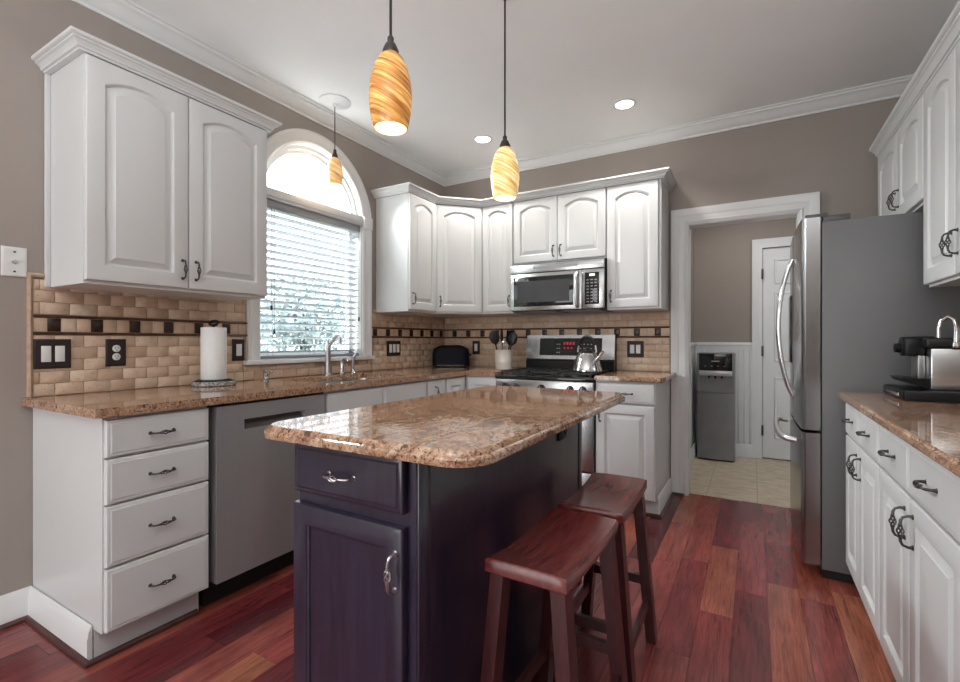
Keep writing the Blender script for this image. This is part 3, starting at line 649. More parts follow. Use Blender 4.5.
t = thing('water_tap', 'small chrome tap on the counter left of the sink', 'tap', (0.112, -2.035, 0.914))
MB().lathe([(0.022, 0), (0.022, 0.005), (0.012, 0.012), (0.012, 0.045), (0.016, 0.052), (0.010, 0.062)], seg=16).build('body', 'chrome', t)
MB().tube([(0, 0, 0.045), (0.025, 0.01, 0.055), (0.045, 0.018, 0.048)], [0.009, 0.007, 0.006], 10).build('spout', 'chrome', t)

# ------------------------------------------------------------------ range and microwave
t = thing('gas_range', 'stainless steel gas range with black cooktop between the base cabinets', 'range', (0.918, -0.02, 0))
b = MB(); b.box(0.003, -0.60, 0.08, 0.755, 0, 0.865); b.box(0.02, -0.55, 0.0, 0.738, -0.05, 0.08); b.build('body', 'black', t)
MB().box(0.0, -0.645, 0.866, 0.758, -0.001, 0.894, 0.006).build('cooktop', 'blackglass', t)
b = MB(); b.box(0.003, -0.642, 0.755, 0.755, -0.601, 0.8655, 0.006); b.build('control_panel', 'steelh', t)
for k, xk in enumerate((0.075, 0.165, 0.379, 0.593, 0.683)):
    kb = MB().lathe([(0.026, -0.0), (0.026, -0.006), (0.021, -0.008), (0.019, -0.034), (0.015, -0.037)], seg=18, axis='y').build('knob', 'black', t, (xk, -0.6425, 0.812))
    MB().box(-0.003, -0.041, -0.018, 0.003, -0.036, 0.018).build('pointer', 'steelh', kb)
b = MB(); b.box(0.004, -0.636, 0.25, 0.754, -0.601, 0.748, 0.006); o = b.build('oven_door', 'steelh', t)
MB().box(0.10, -0.639, 0.34, 0.658, -0.6365, 0.64, 0.001).build('window', 'blackglass', o)
MB().tube([(0.06, -0.64, 0.695), (0.06, -0.685, 0.695), (0.09, -0.69, 0.695), (0.668, -0.69, 0.695), (0.698, -0.685, 0.695), (0.698, -0.64, 0.695)], 0.011, 10).build('handle', 'steel', o)
MB().box(0.004, -0.636, 0.085, 0.754, -0.601, 0.242, 0.006).build('drawer', 'steelh', t)
# backguard
b = MB(); b.prism([(-0.002, 0.8945), (-0.085, 0.8945), (-0.085, 0.985), (-0.070, 0.99), (-0.045, 1.195), (-0.002, 1.195)], 0.004, 0.754, lambda u, v, w: (w, u, v)); o = b.build('backguard', 'black', t)
sl = lambda z: -0.0715+(z-0.99)*0.122-0.001
def slab(x0, x1, z0, z1, d, bev=0.0):
    b = MB(); b.loft([[(x0, sl(z0)-0.0, z0), (x1, sl(z0), z0), (x1, sl(z1), z1), (x0, sl(z1), z1)], [(x0, sl(z0)-d, z0), (x1, sl(z0)-d, z0), (x1, sl(z1)-d, z1), (x0, sl(z1)-d, z1)]]); return b
for x0, x1, z0, z1 in ((0.006, 0.752, 0.995, 1.020),): pass
b = slab(0.003, 0.755, 1.000, 1.198, 0.010); b.build('panel', 'steelh', o)
b = slab(0.125, 0.655, 1.030, 1.172, 0.0125); b.build('display', 'blackglass', o)
for x0, x1, z0, z1 in [(0.335+k*0.026, 0.352+k*0.026, 1.118, 1.142) for k in range(4)]+[(0.34+k*0.03, 0.352+k*0.03, 1.085, 1.098) for k in range(3)]:
    c = MB().loft([[(x0, sl(z0)-0.012, z0), (x1, sl(z0)-0.012, z0), (x1, sl(z1)-0.012, z1), (x0, sl(z1)-0.012, z1)], [(x0, sl(z0)-0.0132, z0), (x1, sl(z0)-0.0132, z0), (x1, sl(z1)-0.0132, z1), (x0, sl(z1)-0.0132, z1)]])
    c.build('clock_digit', 'led', o)
for x, z in [(0.475+i*0.030, 1.05+j*0.034) for i in range(5) for j in range(3)]+[(0.275+i*0.020, 1.05+j*0.034) for i in range(2) for j in range(3)]:
    MB().box(x, sl(z)-0.0134, z, x+0.012, sl(z)-0.012, z+0.008).build('button', 'grey', o)
# burners and grates
for xk, yk in ((0.16, -0.20), (0.16, -0.48), (0.379, -0.34), (0.598, -0.20), (0.598, -0.48)):
    MB().lathe([(0.055, 0.8945), (0.052, 0.900), (0.036, 0.902), (0.036, 0.908), (0.030, 0.911)], (xk, yk, 0), 20).build('burner', 'castiron', t)
for x0 in (0.03, 0.272, 0.514):
    b = MB(); x1 = x0+0.214
    for y in (-0.60, -0.09): b.box(x0, y-0.006, 0.914, x1, y+0.006, 0.925)
    for x in (x0, x1-0.012): b.box(x, -0.60, 0.914, x+0.012, -0.09, 0.925)
    for y in (-0.48, -0.34, -0.20): b.box(x0+0.005, y-0.005, 0.915, x1-0.005, y+0.005, 0.926)
    b.box((x0+x1)/2-0.005, -0.60, 0.915, (x0+x1)/2+0.005, -0.09, 0.926)
    for x in (x0, x1-0.012):
        for y in (-0.60, -0.102): b.box(x, y-0.004, 0.8945, x+0.012, y+0.008, 0.915)
    b.build('grate', 'castiron', t)
# microwave
t = thing('microwave', 'stainless steel microwave mounted above the range', 'microwave', (0.918, -0.003, 1.385))
b = MB(); b.box(0.002, -0.375, 0.0, 0.754, 0, 0.375, 0.003); b.build('body', 'black', t)
b = MB(); b.box(0.0, -0.402, 0.300, 0.757, -0.376, 0.368, 0.004); o = b.build('vent_grille', 'steelh', t)
MB().box(0.20, -0.4035, 0.325, 0.56, -0.4022, 0.345).build('louver', 'steeldark', o)
b = MB(); b.box(0.0, -0.400, 0.004, 0.592, -0.376, 0.296, 0.005); o = b.build('door', 'steelh', t)
MB().box(0.032, -0.4025, 0.035, 0.528, -0.4005, 0.268, 0.001).build('window_frame', 'blackglass', o)
MB().box(0.065, -0.4040, 0.068, 0.495, -0.4028, 0.235).build('window', 'ovenglass', o)
MB().tube([(0.560, -0.40, 0.275), (0.560, -0.428, 0.262), (0.560, -0.440, 0.22), (0.560, -0.443, 0.15), (0.560, -0.440, 0.08), (0.560, -0.428, 0.035), (0.560, -0.40, 0.022)], 0.014, 10).build('handle', 'steel', o)
b = MB(); b.box(0.595, -0.400, 0.004, 0.757, -0.376, 0.296, 0.005); o = b.build('control_panel', 'steelh', t)
MB().box(0.615, -0.4022, 0.035, 0.722, -0.4005, 0.270, 0.001).build('keypad', 'blackglass', o)
MB().box(0.650, -0.4034, 0.243, 0.690, -0.4024, 0.260).build('clock', 'ledgreen', o)
for j in range(8):
    for i in range(3): MB().box(0.628+i*0.030, -0.4032, 0.05+j*0.023, 0.628+i*0.030+0.018, -0.4024, 0.05+j*0.023+0.008).build('button', 'grey', o)
for x in (0.06, 0.41): MB().box(x, -0.34, -0.006, x+0.29, -0.08, -0.0005).build('grease_filter', 'grey', t)

# ------------------------------------------------------------------ refrigerator
FY0, FY1 = -1.020, -0.150; FW_ = FY1-FY0
t = thing('refrigerator', 'tall stainless french door refrigerator with dark grey side', 'refrigerator', (0, FY0, 0))
b = MB(); b.box(2.900, 0.0, 0.045, 3.56, FW_, 1.725, 0.004); b.build('body', 'fridgeside', t)
MB().box(2.905, 0.02, 0.0, 3.54, FW_-0.02, 0.044).build('base', 'blackmatte', t)
def fdoor(name, y0, y1, z0, z1, mat='fridgedoor', bulge=0.010):
    b = MB(); P = [(2.894, y0), (2.894, y1)]; n = 48; cy = (y0+y1)/2
    for k in range(n+1):
        y = y1+(y0-y1)*k/n; s = (y+0.0-FW_/2)/(FW_/2); e = 0.0
        edge = min(abs(y-y0), abs(y-y1)); 
        if edge < 0.03: e = 0.016*(1-edge/0.03)**2
        P.append((2.820-bulge*(1-s*s)+e, y))
    b.prism(P, z0, z1); return b.build(name, mat, t, angle=30)
H2 = FW_/2
M['fridgedoor'] = brushed('refrigerator_door_steel', (0.34, 0.34, 0.345), 0.22, (25, 25, 0.3))
dn = fdoor('door', 0.002, H2-0.003, 0.715, 1.750); df = fdoor('door', H2+0.003, FW_-0.002, 0.715, 1.750)
fz = fdoor('freezer_drawer', 0.002, FW_-0.002, 0.060, 0.700)
def fhandle(door, y, s):
    n = 14; pts = []
    for k in range(n+1):
        u = k/n; w = math.sin(PI*u); z = 0.84+0.77*u
        pts.append((2.806-0.068*w**0.75, y+s*0.012*w, z))
    b = MB(); b.tube(pts, 0.011, 10, flat=0.8); b.build('handle', 'chrome', door)
fhandle(dn, H2-0.035, -1); fhandle(df, H2+0.035, 1)
pts = [(2.803, 0.08, 0.645), (2.763, 0.085, 0.65), (2.746, 0.12, 0.652)]+[(2.740-0.010*math.sin(PI*k/8), 0.12+(FW_-0.24)*k/8, 0.652) for k in range(1, 8)]+[(2.746, FW_-0.12, 0.652), (2.763, FW_-0.085, 0.65), (2.803, FW_-0.08, 0.645)]
MB().tube(pts, 0.014, 10).build('handle', 'steel', fz)
b = MB(); b.box(2.835, 0.012, 1.7505, 2.925, 0.05, 1.768, 0.003); b.box(2.905, 0.015, 1.7255, 3.012, 0.10, 1.757, 0.004); b.build('hinge_cover', 'hinge', t)
b = MB(); b.box(2.835, FW_-0.05, 1.7505, 2.925, FW_-0.012, 1.768, 0.003); b.box(2.905, FW_-0.10, 1.7255, 3.012, FW_-0.015, 1.757, 0.004); b.build('hinge_cover', 'hinge', t)
# dispenser on the far door
b = MB(); b.box(2.804, H2+0.12, 1.02, 2.813, H2+0.33, 1.42, 0.003); b.build('water_dispenser', 'blackglass', df)

# ------------------------------------------------------------------ island
IX0, IX1, IY0, IY1 = 1.568, 1.958, -2.976, -1.812
t = thing('kitchen_island', 'dark espresso kitchen island with drawer and door facing the camera', 'island', (IX0, IY1, 0))
w = IX1-IX0; d = IY1-IY0
b = MB(); b.box(0, -d, 0.095, w, 0, 0.8985, 0.0015, 1); b.box(0.03, -d+0.06, 0, w-0.03, -0.03, 0.095); b.build('carcass', 'espresso', t)
b = MB(); b.box(w+0.0003, -d, 0.095, w+0.007, -d+0.045, 0.898, 0.002); b.box(w+0.0003, -0.045, 0.095, w+0.007, 0, 0.898, 0.002); b.box(w+0.0003, -d+0.045, 0.095, w+0.004, -0.045, 0.874); b.build('side_panel', 'espresso', t)
f = front(t, 'drawer', 0.004, 0.365, 0.759, 0.886, d, 'slab', 'espresso'); handle(f, 0.173, 0.062, False, 'nickel')
f = front(t, 'door', 0.000, 0.365, 0.105, 0.728, d, 'flat', 'espresso', marg=0.050); handle(f, 0.345, 0.524, True, 'nickel')
b = MB(); TX0, TX1, TY0, TY1, TR = 1.480, 2.158, -3.060, -1.770, 0.085
prof = [(0.008, 0.899), (0.001, 0.902), (0.0, 0.906), (0.0, 0.916), (0.003, 0.9195), (0.008, 0.921), (0.0105, 0.9215), (0.0112, 0.924), (0.015, 0.929), (0.019, 0.932)]
b.loft([[(x, y, z) for x, y in rrect(TX0, TY0, TX1, TY1, TR, i, 10)] for i, z in prof])
tag(b.build('countertop', 'granite', angle=30), 'brown granite island countertop with rounded ogee edge', 'countertop', 'granite countertops')

# ------------------------------------------------------------------ bar stools
def stool(label, x, y, rz):
    t = thing('bar_stool', label, 'stool', (x, y, 0), rz, 'cherry saddle seat bar stools')
    hx, hy, nx, ny = 0.107, 0.213, 8, 16
    def top(u, v): return 0.613-0.016*(1-v*v)-0.003*abs(u)**4
    def bot(u, v): return 0.568+0.006*(abs(v)**3)
    def ring(s, zf): 
        P = []
        for k in range(nx): P.append((-1+2*k/nx, -1))
        for k in range(ny): P.append((1, -1+2*k/ny))
        for k in range(nx): P.append((1-2*k/nx, 1))
        for k in range(ny): P.append((-1, 1-2*k/ny))
        return [(u*hx*s, v*hy*(1-(1-s)*hx/hy), zf(u, v)) for u, v in P]
    b = MB(); g = {}
    for i in range(nx+1):
        for j in range(ny+1):
            u, v = -1+2*i/nx, -1+2*j/ny; g[i, j] = b.bm.verts.new((u*(hx-0.004), v*(hy-0.004), top(u, v))); g[i, j, 1] = b.bm.verts.new((u*(hx-0.004), v*(hy-0.004), bot(u, v)))
    for i in range(nx):
        for j in range(ny):
            b.bm.faces.new((g[i, j], g[i+1, j], g[i+1, j+1], g[i, j+1])); b.bm.faces.new((g[i, j+1, 1], g[i+1, j+1, 1], g[i+1, j, 1], g[i, j, 1]))
    per = [(i, 0) for i in range(nx)]+[(nx, j) for j in range(ny)]+[(i, ny) for i in range(nx, 0, -1)]+[(0, j) for j in range(ny, 0, -1)]
    mid = []
    for i, j in per:
        u, v = -1+2*i/nx, -1+2*j/ny; mid.append((b.bm.verts.new((u*hx, v*hy, top(u, v)-0.005)), b.bm.verts.new((u*hx, v*hy, bot(u, v)+0.004))))
    for k in range(len(per)):
        q = (k+1) % len(per); A, B = per[k], per[q]
        b.bm.faces.new((g[A], mid[k][0], mid[q][0], g[B])); b.bm.faces.new((mid[k][0], mid[k][1], mid[q][1], mid[q][0])); b.bm.faces.new((mid[k][1], g[A[0], A[1], 1], g[B[0], B[1], 1], mid[q][1]))
    b.build('seat', 'stool', t, angle=40)
    def legp(sx, sy, z):
        u = 1-z/0.57; return Vector((sx*(0.080+0.048*u), sy*(0.178+0.018*u), z))
    for sx in (-1, 1):
        for sy in (-1, 1):
            b = MB(); L = []
            for z in (0.0, 0.571):
                p = legp(sx, sy, z); a, c = 0.018, 0.024
                L.append([(p.x-a, p.y-c, z), (p.x+a, p.y-c, z), (p.x+a, p.y+c, z), (p.x-a, p.y+c, z)])
            b.loft(L); b.build('leg', 'stoolleg', t)
    def bar(p, q, a, c):
        b = MB(); dr = (q-p).normalized(); s = dr.cross(Vector((0, 0, 1))).normalized()*a; up = Vector((0, 0, c))
        b.loft([[p-s-up, p+s-up, p+s+up, p-s+up], [q-s-up, q+s-up, q+s+up, q-s+up]]); b.build('stretcher', 'stoolleg', t)
    for sx in (-1, 1): p, q = legp(sx, -1, 0.16), legp(sx, 1, 0.16); p.y += 0.022; q.y -= 0.022; bar(p, q, 0.009, 0.016)
    for sy in (-1, 1): p, q = legp(-1, sy, 0.23), legp(1, sy, 0.23); p.x += 0.015; q.x -= 0.015; bar(p, q, 0.009, 0.016)
    return t
stool('dark cherry saddle seat bar stool nearer the camera beside the island', 2.147, -2.590, math.radians(-1.5))
stool('dark cherry saddle seat bar stool farther back nearer the refrigerator', 2.150, -2.118, math.radians(1))

# ------------------------------------------------------------------ pendant lamps
def pendant(label, x, y, zb, zc, mat, sc=1.0, can=0.06, canmat='bronze', power=0.3):
    t = thing('pendant_lamp', label, 'lamp', (x, y, zb), 0, 'amber glass pendant lamps')
    P = [(0.060, 0.0), (0.067, 0.022), (0.0735, 0.06), (0.0775, 0.10), (0.0765, 0.125), (0.071, 0.165), (0.059, 0.205), (0.044, 0.235), (0.026, 0.252)]
    P = [(r*sc*0.82, z*sc*0.88) for r, z in P]
    b = MB(); b.lathe(P, seg=36, cap0=False, cap1=False); b.mi = 1; b.lathe([(r-0.003, z) for r, z in P[::-1]], seg=36, cap0=False, cap1=False)
    b.mi = 0; b.lathe([(P[0][0]-0.003, 0), (P[0][0], 0)], seg=36, cap0=False, cap1=False)
    b.build('lamp_shade', [mat, 'shadeinner'], t, angle=60)
    h = 0.22*sc
    MB().lathe([(0.025*sc, h-0.006), (0.024*sc, h+0.010), (0.016*sc, h+0.030), (0.010, h+0.036), (0.010, h+0.05), (0.006, h+0.056)], seg=20).build('socket', 'bronze', t)
    MB().tube([(0, 0, h+0.05), (0, 0, zc-zb-0.02)], 0.0042 if sc > 0.95 else 0.003, 8).build('cord', 'black', t)
    MB().lathe([(0.012, -0.034), (0.014, -0.020), (can*0.55, -0.018), (can*0.62, -0.012), (can*0.9, -0.011), (can, -0.006), (can, -0.0005)], (0, 0, zc-zb), 28).build('canopy', canmat, t)
    MB().lathe([(0.004, 0.105), (0.022, 0.115), (0.026, 0.14), (0.02, 0.158), (0.012, 0.17), (0.012, 0.18)], seg=14).build('bulb', 'bulb', t)
    l = bpy.data.lights.new('pendant_light', 'POINT'); l.energy = power; l.color = (1, 0.85, 0.62); l.shadow_soft_size = 0.03
    lo = bpy.data.objects.new('pendant_light', l); COL.objects.link(lo); lo.location = (0, 0, 0.03*sc); lo.parent = t
pendant('deep amber glass pendant lamp over the near end of the island', 1.645, -2.70, 1.803, ZC, 'shade', 1.04, 0.05)
pendant('pale amber glass pendant lamp over the far end of the island', 1.632, -1.90, 1.800, ZC, 'shadelight', 1.04, 0.045)
pendant('small amber glass pendant lamp over the sink by the window', 0.200, -1.580, 2.188, ZC, 'shadesmall', 0.82, 0.104, 'canopygrey', 0.2)
# recessed ceiling lights
for x, y, lab in ((0.766, -0.581, 'recessed ceiling light nearer the corner of the room'), (1.863, -0.584, 'recessed ceiling light nearer the doorway')):
    t = thing('ceiling_light', lab, 'light', (x, y, ZC), 0, 'recessed ceiling lights')
    MB().lathe([(0.075, -0.0005), (0.075, -0.004), (0.060, -0.006), (0.058, -0.0006)], seg=32, cap0=False, cap1=False).build('trim_ring', 'trimwhite', t)
    MB().lathe([(0.0575, -0.0008), (0.055, -0.004), (0.02, -0.006)], seg=32, cap0=False).build('lens', 'can', t)
    l = bpy.data.lights.new('downlight', 'SPOT'); l.energy = 34; l.spot_size = math.radians(130); l.spot_blend = 0.7; l.color = (1, 0.95, 0.88); l.shadow_soft_size = 0.06
    lo = bpy.data.objects.new('downlight', l); COL.objects.link(lo); lo.location = (0, 0, -0.03); lo.parent = t

# ------------------------------------------------------------------ wall plates
def plate(name, label, cat, loc, rz, w, h, kind, n, group, mat='platebrown'):
    # local frame: x along the wall, -y out of the wall, origin at lower left
    t = thing(name, label, cat, loc, rz, group)
    b = MB(); b.loft([[(i, y, i), (w-i, y, i), (w-i, y, h-i), (i, y, h-i)] for i, y in ((0, 0), (0, -0.004), (0.005, -0.0075), (0.008, -0.0075))]); b.build('plate', mat, t)
    for k in range(n):
        cx = w/2+(k-(n-1)/2)*0.046
        if kind == 'rocker':
            b = MB(); b.box(cx-0.0165, -0.0115, h/2-0.034, cx+0.0165, -0.0077, h/2+0.034, 0.0015); b.build('rocker', 'switch', t)
        elif kind == 'outlet':
            for s in (-1, 1):
                b = MB(); b.lathe([(0.0165, -0.0077), (0.0165, -0.010), (0.0155, -0.0105)], (cx, 0, h/2+s*0.0195), 20, 'y'); o = b.build('socket', 'switch', t)
                b = MB(); z = h/2+s*0.0195
                for dx in (-0.006, 0.006): b.box(cx+dx-0.001, -0.0112, z-0.001, cx+dx+0.001, -0.0104, z+0.008)
                b.box(cx-0.002, -0.0112, z-0.010, cx+0.002, -0.0104, z-0.006); b.build('slots', 'slot', o)
    return t
TB = 0.0105
plate('light_switch', 'dark double light switch plate at the left end of the backsplash', 'switch', (TB, -3.048, 1.031), R90, 0.126, 0.126, 'rocker', 2, 'dark switch plates')
plate('wall_outlet', 'dark outlet plate with two white sockets left of the paper towels', 'outlet', (TB, -2.793, 1.031), R90, 0.081, 0.127, 'outlet', 1, None)
plate('light_switch', 'dark single switch plate between paper towels and window', 'switch', (TB, -2.178, 1.034), R90, 0.0745, 0.126, 'rocker', 1, 'dark switch plates')
plate('light_switch', 'dark triple light switch plate right of the window', 'switch', (TB, -0.850, 1.025), R90, 0.172, 0.125, 'rocker', 3, 'dark switch plates')
plate('light_switch', 'dark single switch plate between toaster and utensil crock', 'switch', (0.331, -TB, 1.026), 0, 0.078, 0.125, 'rocker', 1, 'dark switch plates')
plate('light_switch', 'dark double switch plate right of the range', 'switch', (1.752, -TB, 1.023), 0, 0.125, 0.126, 'rocker', 2, 'dark switch plates')
t = thing('phone_jack', 'cream phone jack plate on the taupe wall at far left', 'wall plate', (0.0005, -3.143, 1.412), R90)
MB().loft([[(i, y, i), (0.078-i, y, i), (0.078-i, y, 0.120-i), (i, y, 0.120-i)] for i, y in ((0, 0), (0, -0.004), (0.005, -0.007), (0.008, -0.007))]).build('plate', 'switch', t)
b = MB(); b.lathe([(0.009, -0.007), (0.009, -0.016), (0.004, -0.017)], (0.039, 0, 0.060), 6, 'y'); b.build('jack', 'steel', t)
for z in (0.020, 0.100): MB().lathe([(0.004, -0.0072), (0.004, -0.009)], (0.039, 0, z), 10, 'y').build('screw', 'bronze', t)
t = thing('wall_outlet', 'black outlet on the island side under the granite overhang', 'outlet', (IX1+0.0045, -2.105, 0.765), R90)
MB().box(0, -0.007, 0, 0.10, 0, 0.066, 0.002).build('plate', 'black', t)
for x in (0.03, 0.07): MB().lathe([(0.0165, -0.0072), (0.0165, -0.010)], (x, 0, 0.033), 16, 'y').build('socket', 'blackmatte', t)

# ------------------------------------------------------------------ things on the counters
t = thing('paper_towel_holder', 'black paper towel holder with granite base on the left counter', 'holder', (0.125, -2.352, 0.9143))
MB().lathe([(0.100, 0.0), (0.106, 0.004), (0.106, 0.018), (0.100, 0.023)], seg=36).build('base', 'greystone', t)
MB().lathe([(0.088, 0.0232), (0.088, 0.028), (0.080, 0.031)], seg=36).build('foot_plate', 'black', t)
MB().lathe([(0.006, 0.031), (0.006, 0.318)], seg=12).build('rod', 'black', t)
b = MB(); b.tube([(0.028*math.cos(a)*1.25, 0.028*math.sin(a)*0.2, 0.330+0.012*math.sin(a)) for a in [2*PI*k/16 for k in range(17)]], 0.007, 8); b.lathe([(0.02, 0.314), (0.012, 0.322), (0.005, 0.326)], seg=14); b.build('knob', 'black', t)
b = MB(); b.loft([[(r*math.cos(2*PI*k/36), r*math.sin(2*PI*k/36), z) for k in range(36)] for r, z in ((0.02, 0.0), (0.059, 0.0), (0.061, 0.003), (0.061, 0.272), (0.059, 0.275), (0.02, 0.275))], ring=True)
tag(b.build('paper_towel_roll', 'paper', None, (0.125, -2.352, 0.9460)), 'white paper towel roll standing on its holder', 'paper towels')
# toaster
t = thing('toaster', 'glossy black rounded toaster in the counter corner', 'toaster', (0.216, -0.205, 0.9143), math.radians(30))
b = MB(); S = [(0.166, 0.012), (0.168, 0.02), (0.168, 0.12), (0.156, 0.165), (0.125, 0.188), (0.09, 0.196)]
b.loft([[(x, y, z) for x, y in rrect(-hw, -0.078, hw, 0.078, 0.05, 0 if z < 0.17 else 0.012*(z-0.16)/0.03, 5)] for hw, z in S]); b.build('body', 'navy', t)
MB().box(-0.12, -0.0795, 0.013, 0.12, -0.0775, 0.018).build('base_strip', 'grey', t)
b = MB(); 
for y in (-0.025, 0.025): b.box(-0.095, y-0.012, 0.1955, 0.095, y+0.012, 0.1975)
b.build('slots', 'slot', t)
b = MB(); b.box(0.1682, -0.015, 0.10, 0.188, 0.015, 0.118, 0.004); b.build('lever', 'black', t)
for x in (-0.12, 0.12):
    for y in (-0.05, 0.05): MB().lathe([(0.010, 0), (0.010, 0.0115)], (x, y, 0), 10).build('foot', 'blackmatte', t)
# crock with utensils
CX, CY = 0.822, -0.33
t = thing('utensil_crock', 'cream ceramic crock holding black utensils left of the range', 'crock', (CX, CY, 0.9143))
b = MB(); b.lathe([(0.063, 0.0), (0.070, 0.003), (0.071, 0.06), (0.0725, 0.065), (0.071, 0.07), (0.072, 0.155), (0.074, 0.160), (0.070, 0.162), (0.066, 0.158), (0.065, 0.012), (0.03, 0.010)], seg=32); b.build('crock_body', 'ceramic', t)
def utensil(kind, name, label, ang, tilt, L):
    r = 0.030
    b = MB(); b.tube([(0, 0, 0), (0, 0, L*0.7)], 0.006, 8)
    if kind == 'spoon': b.loft([[(w*math.cos(2*PI*k/12), 0.004+d*math.sin(2*PI*k/12), z) for k in range(12)] for w, d, z in ((0.006, 0.006, L*0.62), (0.032, 0.007, L*0.70), (0.042, 0.009, L*0.82), (0.034, 0.007, L*0.94), (0.010, 0.004, L))])
    elif kind == 'turner': b.loft([[(-w, -0.003, z), (w, -0.003, z), (w, 0.003, z), (-w, 0.003, z)] for w, z in ((0.008, L*0.62), (0.040, L*0.72), (0.044, L*0.99), (0.040, L))])
    else:
        for k in range(4): a = k*PI/4; b.tube([(0.026*math.cos(a)*math.sin(PI*s), 0.026*math.sin(a)*math.sin(PI*s), L*0.68+L*0.3*s) for s in [q/8 for q in range(-0, 9)]], 0.0025, 5); b.tube([(-0.026*math.cos(a)*math.sin(PI*s), -0.026*math.sin(a)*math.sin(PI*s), L*0.68+L*0.3*s) for s in [q/8 for q in range(0, 9)]], 0.0025, 5)
    o = b.build(name, 'nickel' if kind == 'whisk' else 'black', None, (CX+r*0.9*math.cos(ang), CY+r*0.9*math.sin(ang), 0.9265))
    o.rotation_euler = (0, tilt, ang); tag(o, label, 'utensil', 'utensils in the crock')
utensil('spoon', 'serving_spoon', 'black spoon leaning left in the cream crock', 3.67, 0.20, 0.315)
utensil('spoon', 'ladle', 'black ladle at the back of the cream crock', 2.30, 0.10, 0.330)
utensil('turner', 'spatula', 'black spatula leaning right behind the round spoon in the crock', 1.10, 0.16, 0.310)
utensil('spoon', 'mixing_spoon', 'black round spoon rightmost in the cream crock', 0.15, 0.20, 0.300)
utensil('whisk', 'whisk', 'steel whisk in the middle front of the crock', 5.10, 0.10, 0.235)
# kettle
t = thing('tea_kettle', 'shiny steel tea kettle with black handle on the range', 'kettle', (1.558, -0.43, 0.9265))
MB().lathe([(0.100, 0.0), (0.108, 0.004), (0.108, 0.014), (0.102, 0.035), (0.086, 0.085), (0.066, 0.128), (0.052, 0.140), (0.044, 0.142)], seg=36).build('body', 'chrome', t)
MB().lathe([(0.0445, 0.1425), (0.040, 0.150), (0.012, 0.154), (0.010, 0.160), (0.016, 0.166), (0.012, 0.178), (0.004, 0.180)], seg=24).build('lid', 'black', t)
a30 = math.radians(-20)
MB().tube([(0.072*math.cos(a30), 0.072*math.sin(a30), 0.075), (0.11*math.cos(a30), 0.10*math.sin(a30), 0.11), (0.138*math.cos(a30), 0.138*math.sin(a30), 0.148)], [0.018, 0.014, 0.012], 12).build('spout', 'chrome', t)
hp = [(0.082*math.cos(a)*math.cos(a30), 0.082*math.cos(a)*math.sin(a30), 0.140+0.115*math.sin(a)) for a in [PI*k/14 for k in range(15)]]
h = MB().tube(hp, 0.006, 8, flat=1.0).build('handle', 'steel', t)
MB().tube(hp[2:13], 0.0115, 10).build('grip', 'black', h)
# coffee machine on its drawer
t = thing('pod_drawer', 'black pod drawer with silver front under the coffee machine', 'drawer', (3.12, -1.385, 0.9143))
MB().box(0.006, 0, 0.002, 0.40, 0.32, 0.040, 0.003).build('case', 'black', t)
b = MB(); b.box(0.0, 0.006, 0.004, 0.0055, 0.314, 0.038, 0.002); o = b.build('drawer_front', 'black', t)
MB().box(-0.003, 0.05, 0.014, -0.0005, 0.27, 0.026, 0.001).build('handle', 'chrome', o)
t = thing('coffee_machine', 'black and steel pod coffee machine on the right counter', 'coffee machine', (3.13, -1.335, 0.9548))
MB().box(0.085, 0.0, 0.003, 0.385, 0.22, 0.165, 0.006).build('body', 'steelh', t)
MB().box(0.07, -0.004, 0.1655, 0.39, 0.224, 0.207, 0.012).build('top_cover', 'black', t)
b = MB(); b.lathe([(0.030, 0.015), (0.040, 0.018), (0.042, 0.07), (0.042, 0.12)], (0, 0.11, 0.172), 24, 'x'); b.box(0.02, 0.055, 0.135, 0.084, 0.165, 0.206, 0.01); b.build('brew_head', 'black', t)
b = MB(); b.lathe([(0.010, -0.005), (0.020, -0.002), (0.020, 0.018)], (0, 0.11, 0.165), 16, 'x'); b.build('knob', 'black', t)
MB().box(0.060, 0.06, 0.035, 0.084, 0.16, 0.135, 0.003).build('column', 'steeldark', t)
b = MB(); b.prism([(0.0, 0.045), (0.01, 0.030), (0.084, 0.004), (0.084, 0.044)], 0.02, 0.20, lambda u, v, w: (u, w, v)); b.build('drip_tray', 'black', t)
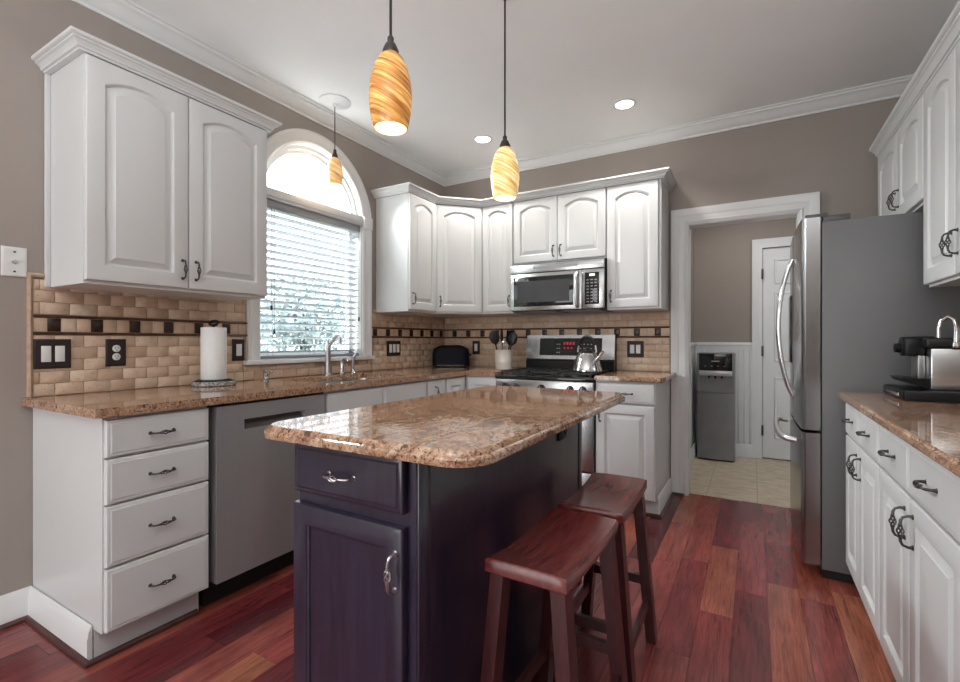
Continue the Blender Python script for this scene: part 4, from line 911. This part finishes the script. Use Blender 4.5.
b = MB(); b.tube([(0.115, 0.03, 0.20), (0.115, 0.03, 0.245), (0.122, 0.025, 0.275), (0.138, 0.010, 0.288), (0.152, -0.004, 0.275), (0.156, -0.010, 0.24), (0.156, -0.010, 0.19)], [0.007, 0.007, 0.008, 0.008, 0.008, 0.009, 0.011], 10); b.lathe([(0.011, 0), (0.015, 0.006), (0.013, 0.02), (0.008, 0.024)], (0.156, -0.010, 0.168), 14); b.build('lever', 'chrome', t)

# water cooler in the hall
t = thing('water_cooler', 'grey steel water cooler with black top panel in the hall', 'water cooler', (2.135, 1.22, 0))
MB().box(0.004, 0.02, 0.012, 0.326, 0.30, 1.035, 0.008).build('body', 'coolergrey', t)
MB().box(0.01, 0.03, 0.0, 0.32, 0.29, 0.012).build('base', 'blackmatte', t)
b = MB(); b.prism(arc(0.165, 0.40, 0.42, -PI/2-0.39, -PI/2+0.39, 10)+[(0.326, 0.0195), (0.004, 0.0195)], 0.02, 0.645, lambda u, v, w: (u, v if v > 0.015 else v+0.005, w)); b.build('lower_door', 'coolergrey', t)
b = MB(); b.box(0.004, -0.004, 0.66, 0.022, 0.0195, 1.03); b.build('side_rail', 'coolergrey', t)
MB().box(0.308, -0.004, 0.66, 0.326, 0.0195, 1.03).build('side_rail', 'coolergrey', t)
b = MB(); b.box(0.0225, -0.004, 0.865, 0.3075, 0.0195, 1.028, 0.004); o = b.build('control_panel', 'blackglass', t)
b = MB(); b.box(0.13, -0.0055, 0.95, 0.20, -0.0042, 0.960); o2 = b.build('emblem', 'grey', o)
for k in range(4): MB().box(0.07+k*0.055, -0.0055, 0.905, 0.085+k*0.055, -0.0042, 0.912).build('button', 'grey', o)
MB().box(0.0225, -0.014, 0.815, 0.3075, 0.0195, 0.864, 0.004).build('tap_band', 'steel', t)
for x in (0.11, 0.165, 0.22): MB().lathe([(0.006, 0.790), (0.011, 0.800), (0.011, 0.8148)], (x, 0.002, 0), 12).build('spout', 'black', t)
b = MB(); b.box(0.0225, 0.012, 0.66, 0.3075, 0.0195, 0.814); b.build('recess', 'coolergrey', t)
l = bpy.data.lights.new('hall_fill', 'AREA'); l.energy = 9; l.size = 0.5; l.color = (1, 0.97, 0.93)  # unseen fill added to brighten the hall, without a fixture
lo = bpy.data.objects.new('hall_fill', l); COL.objects.link(lo); lo.location = (2.5, 0.75, 2.48)
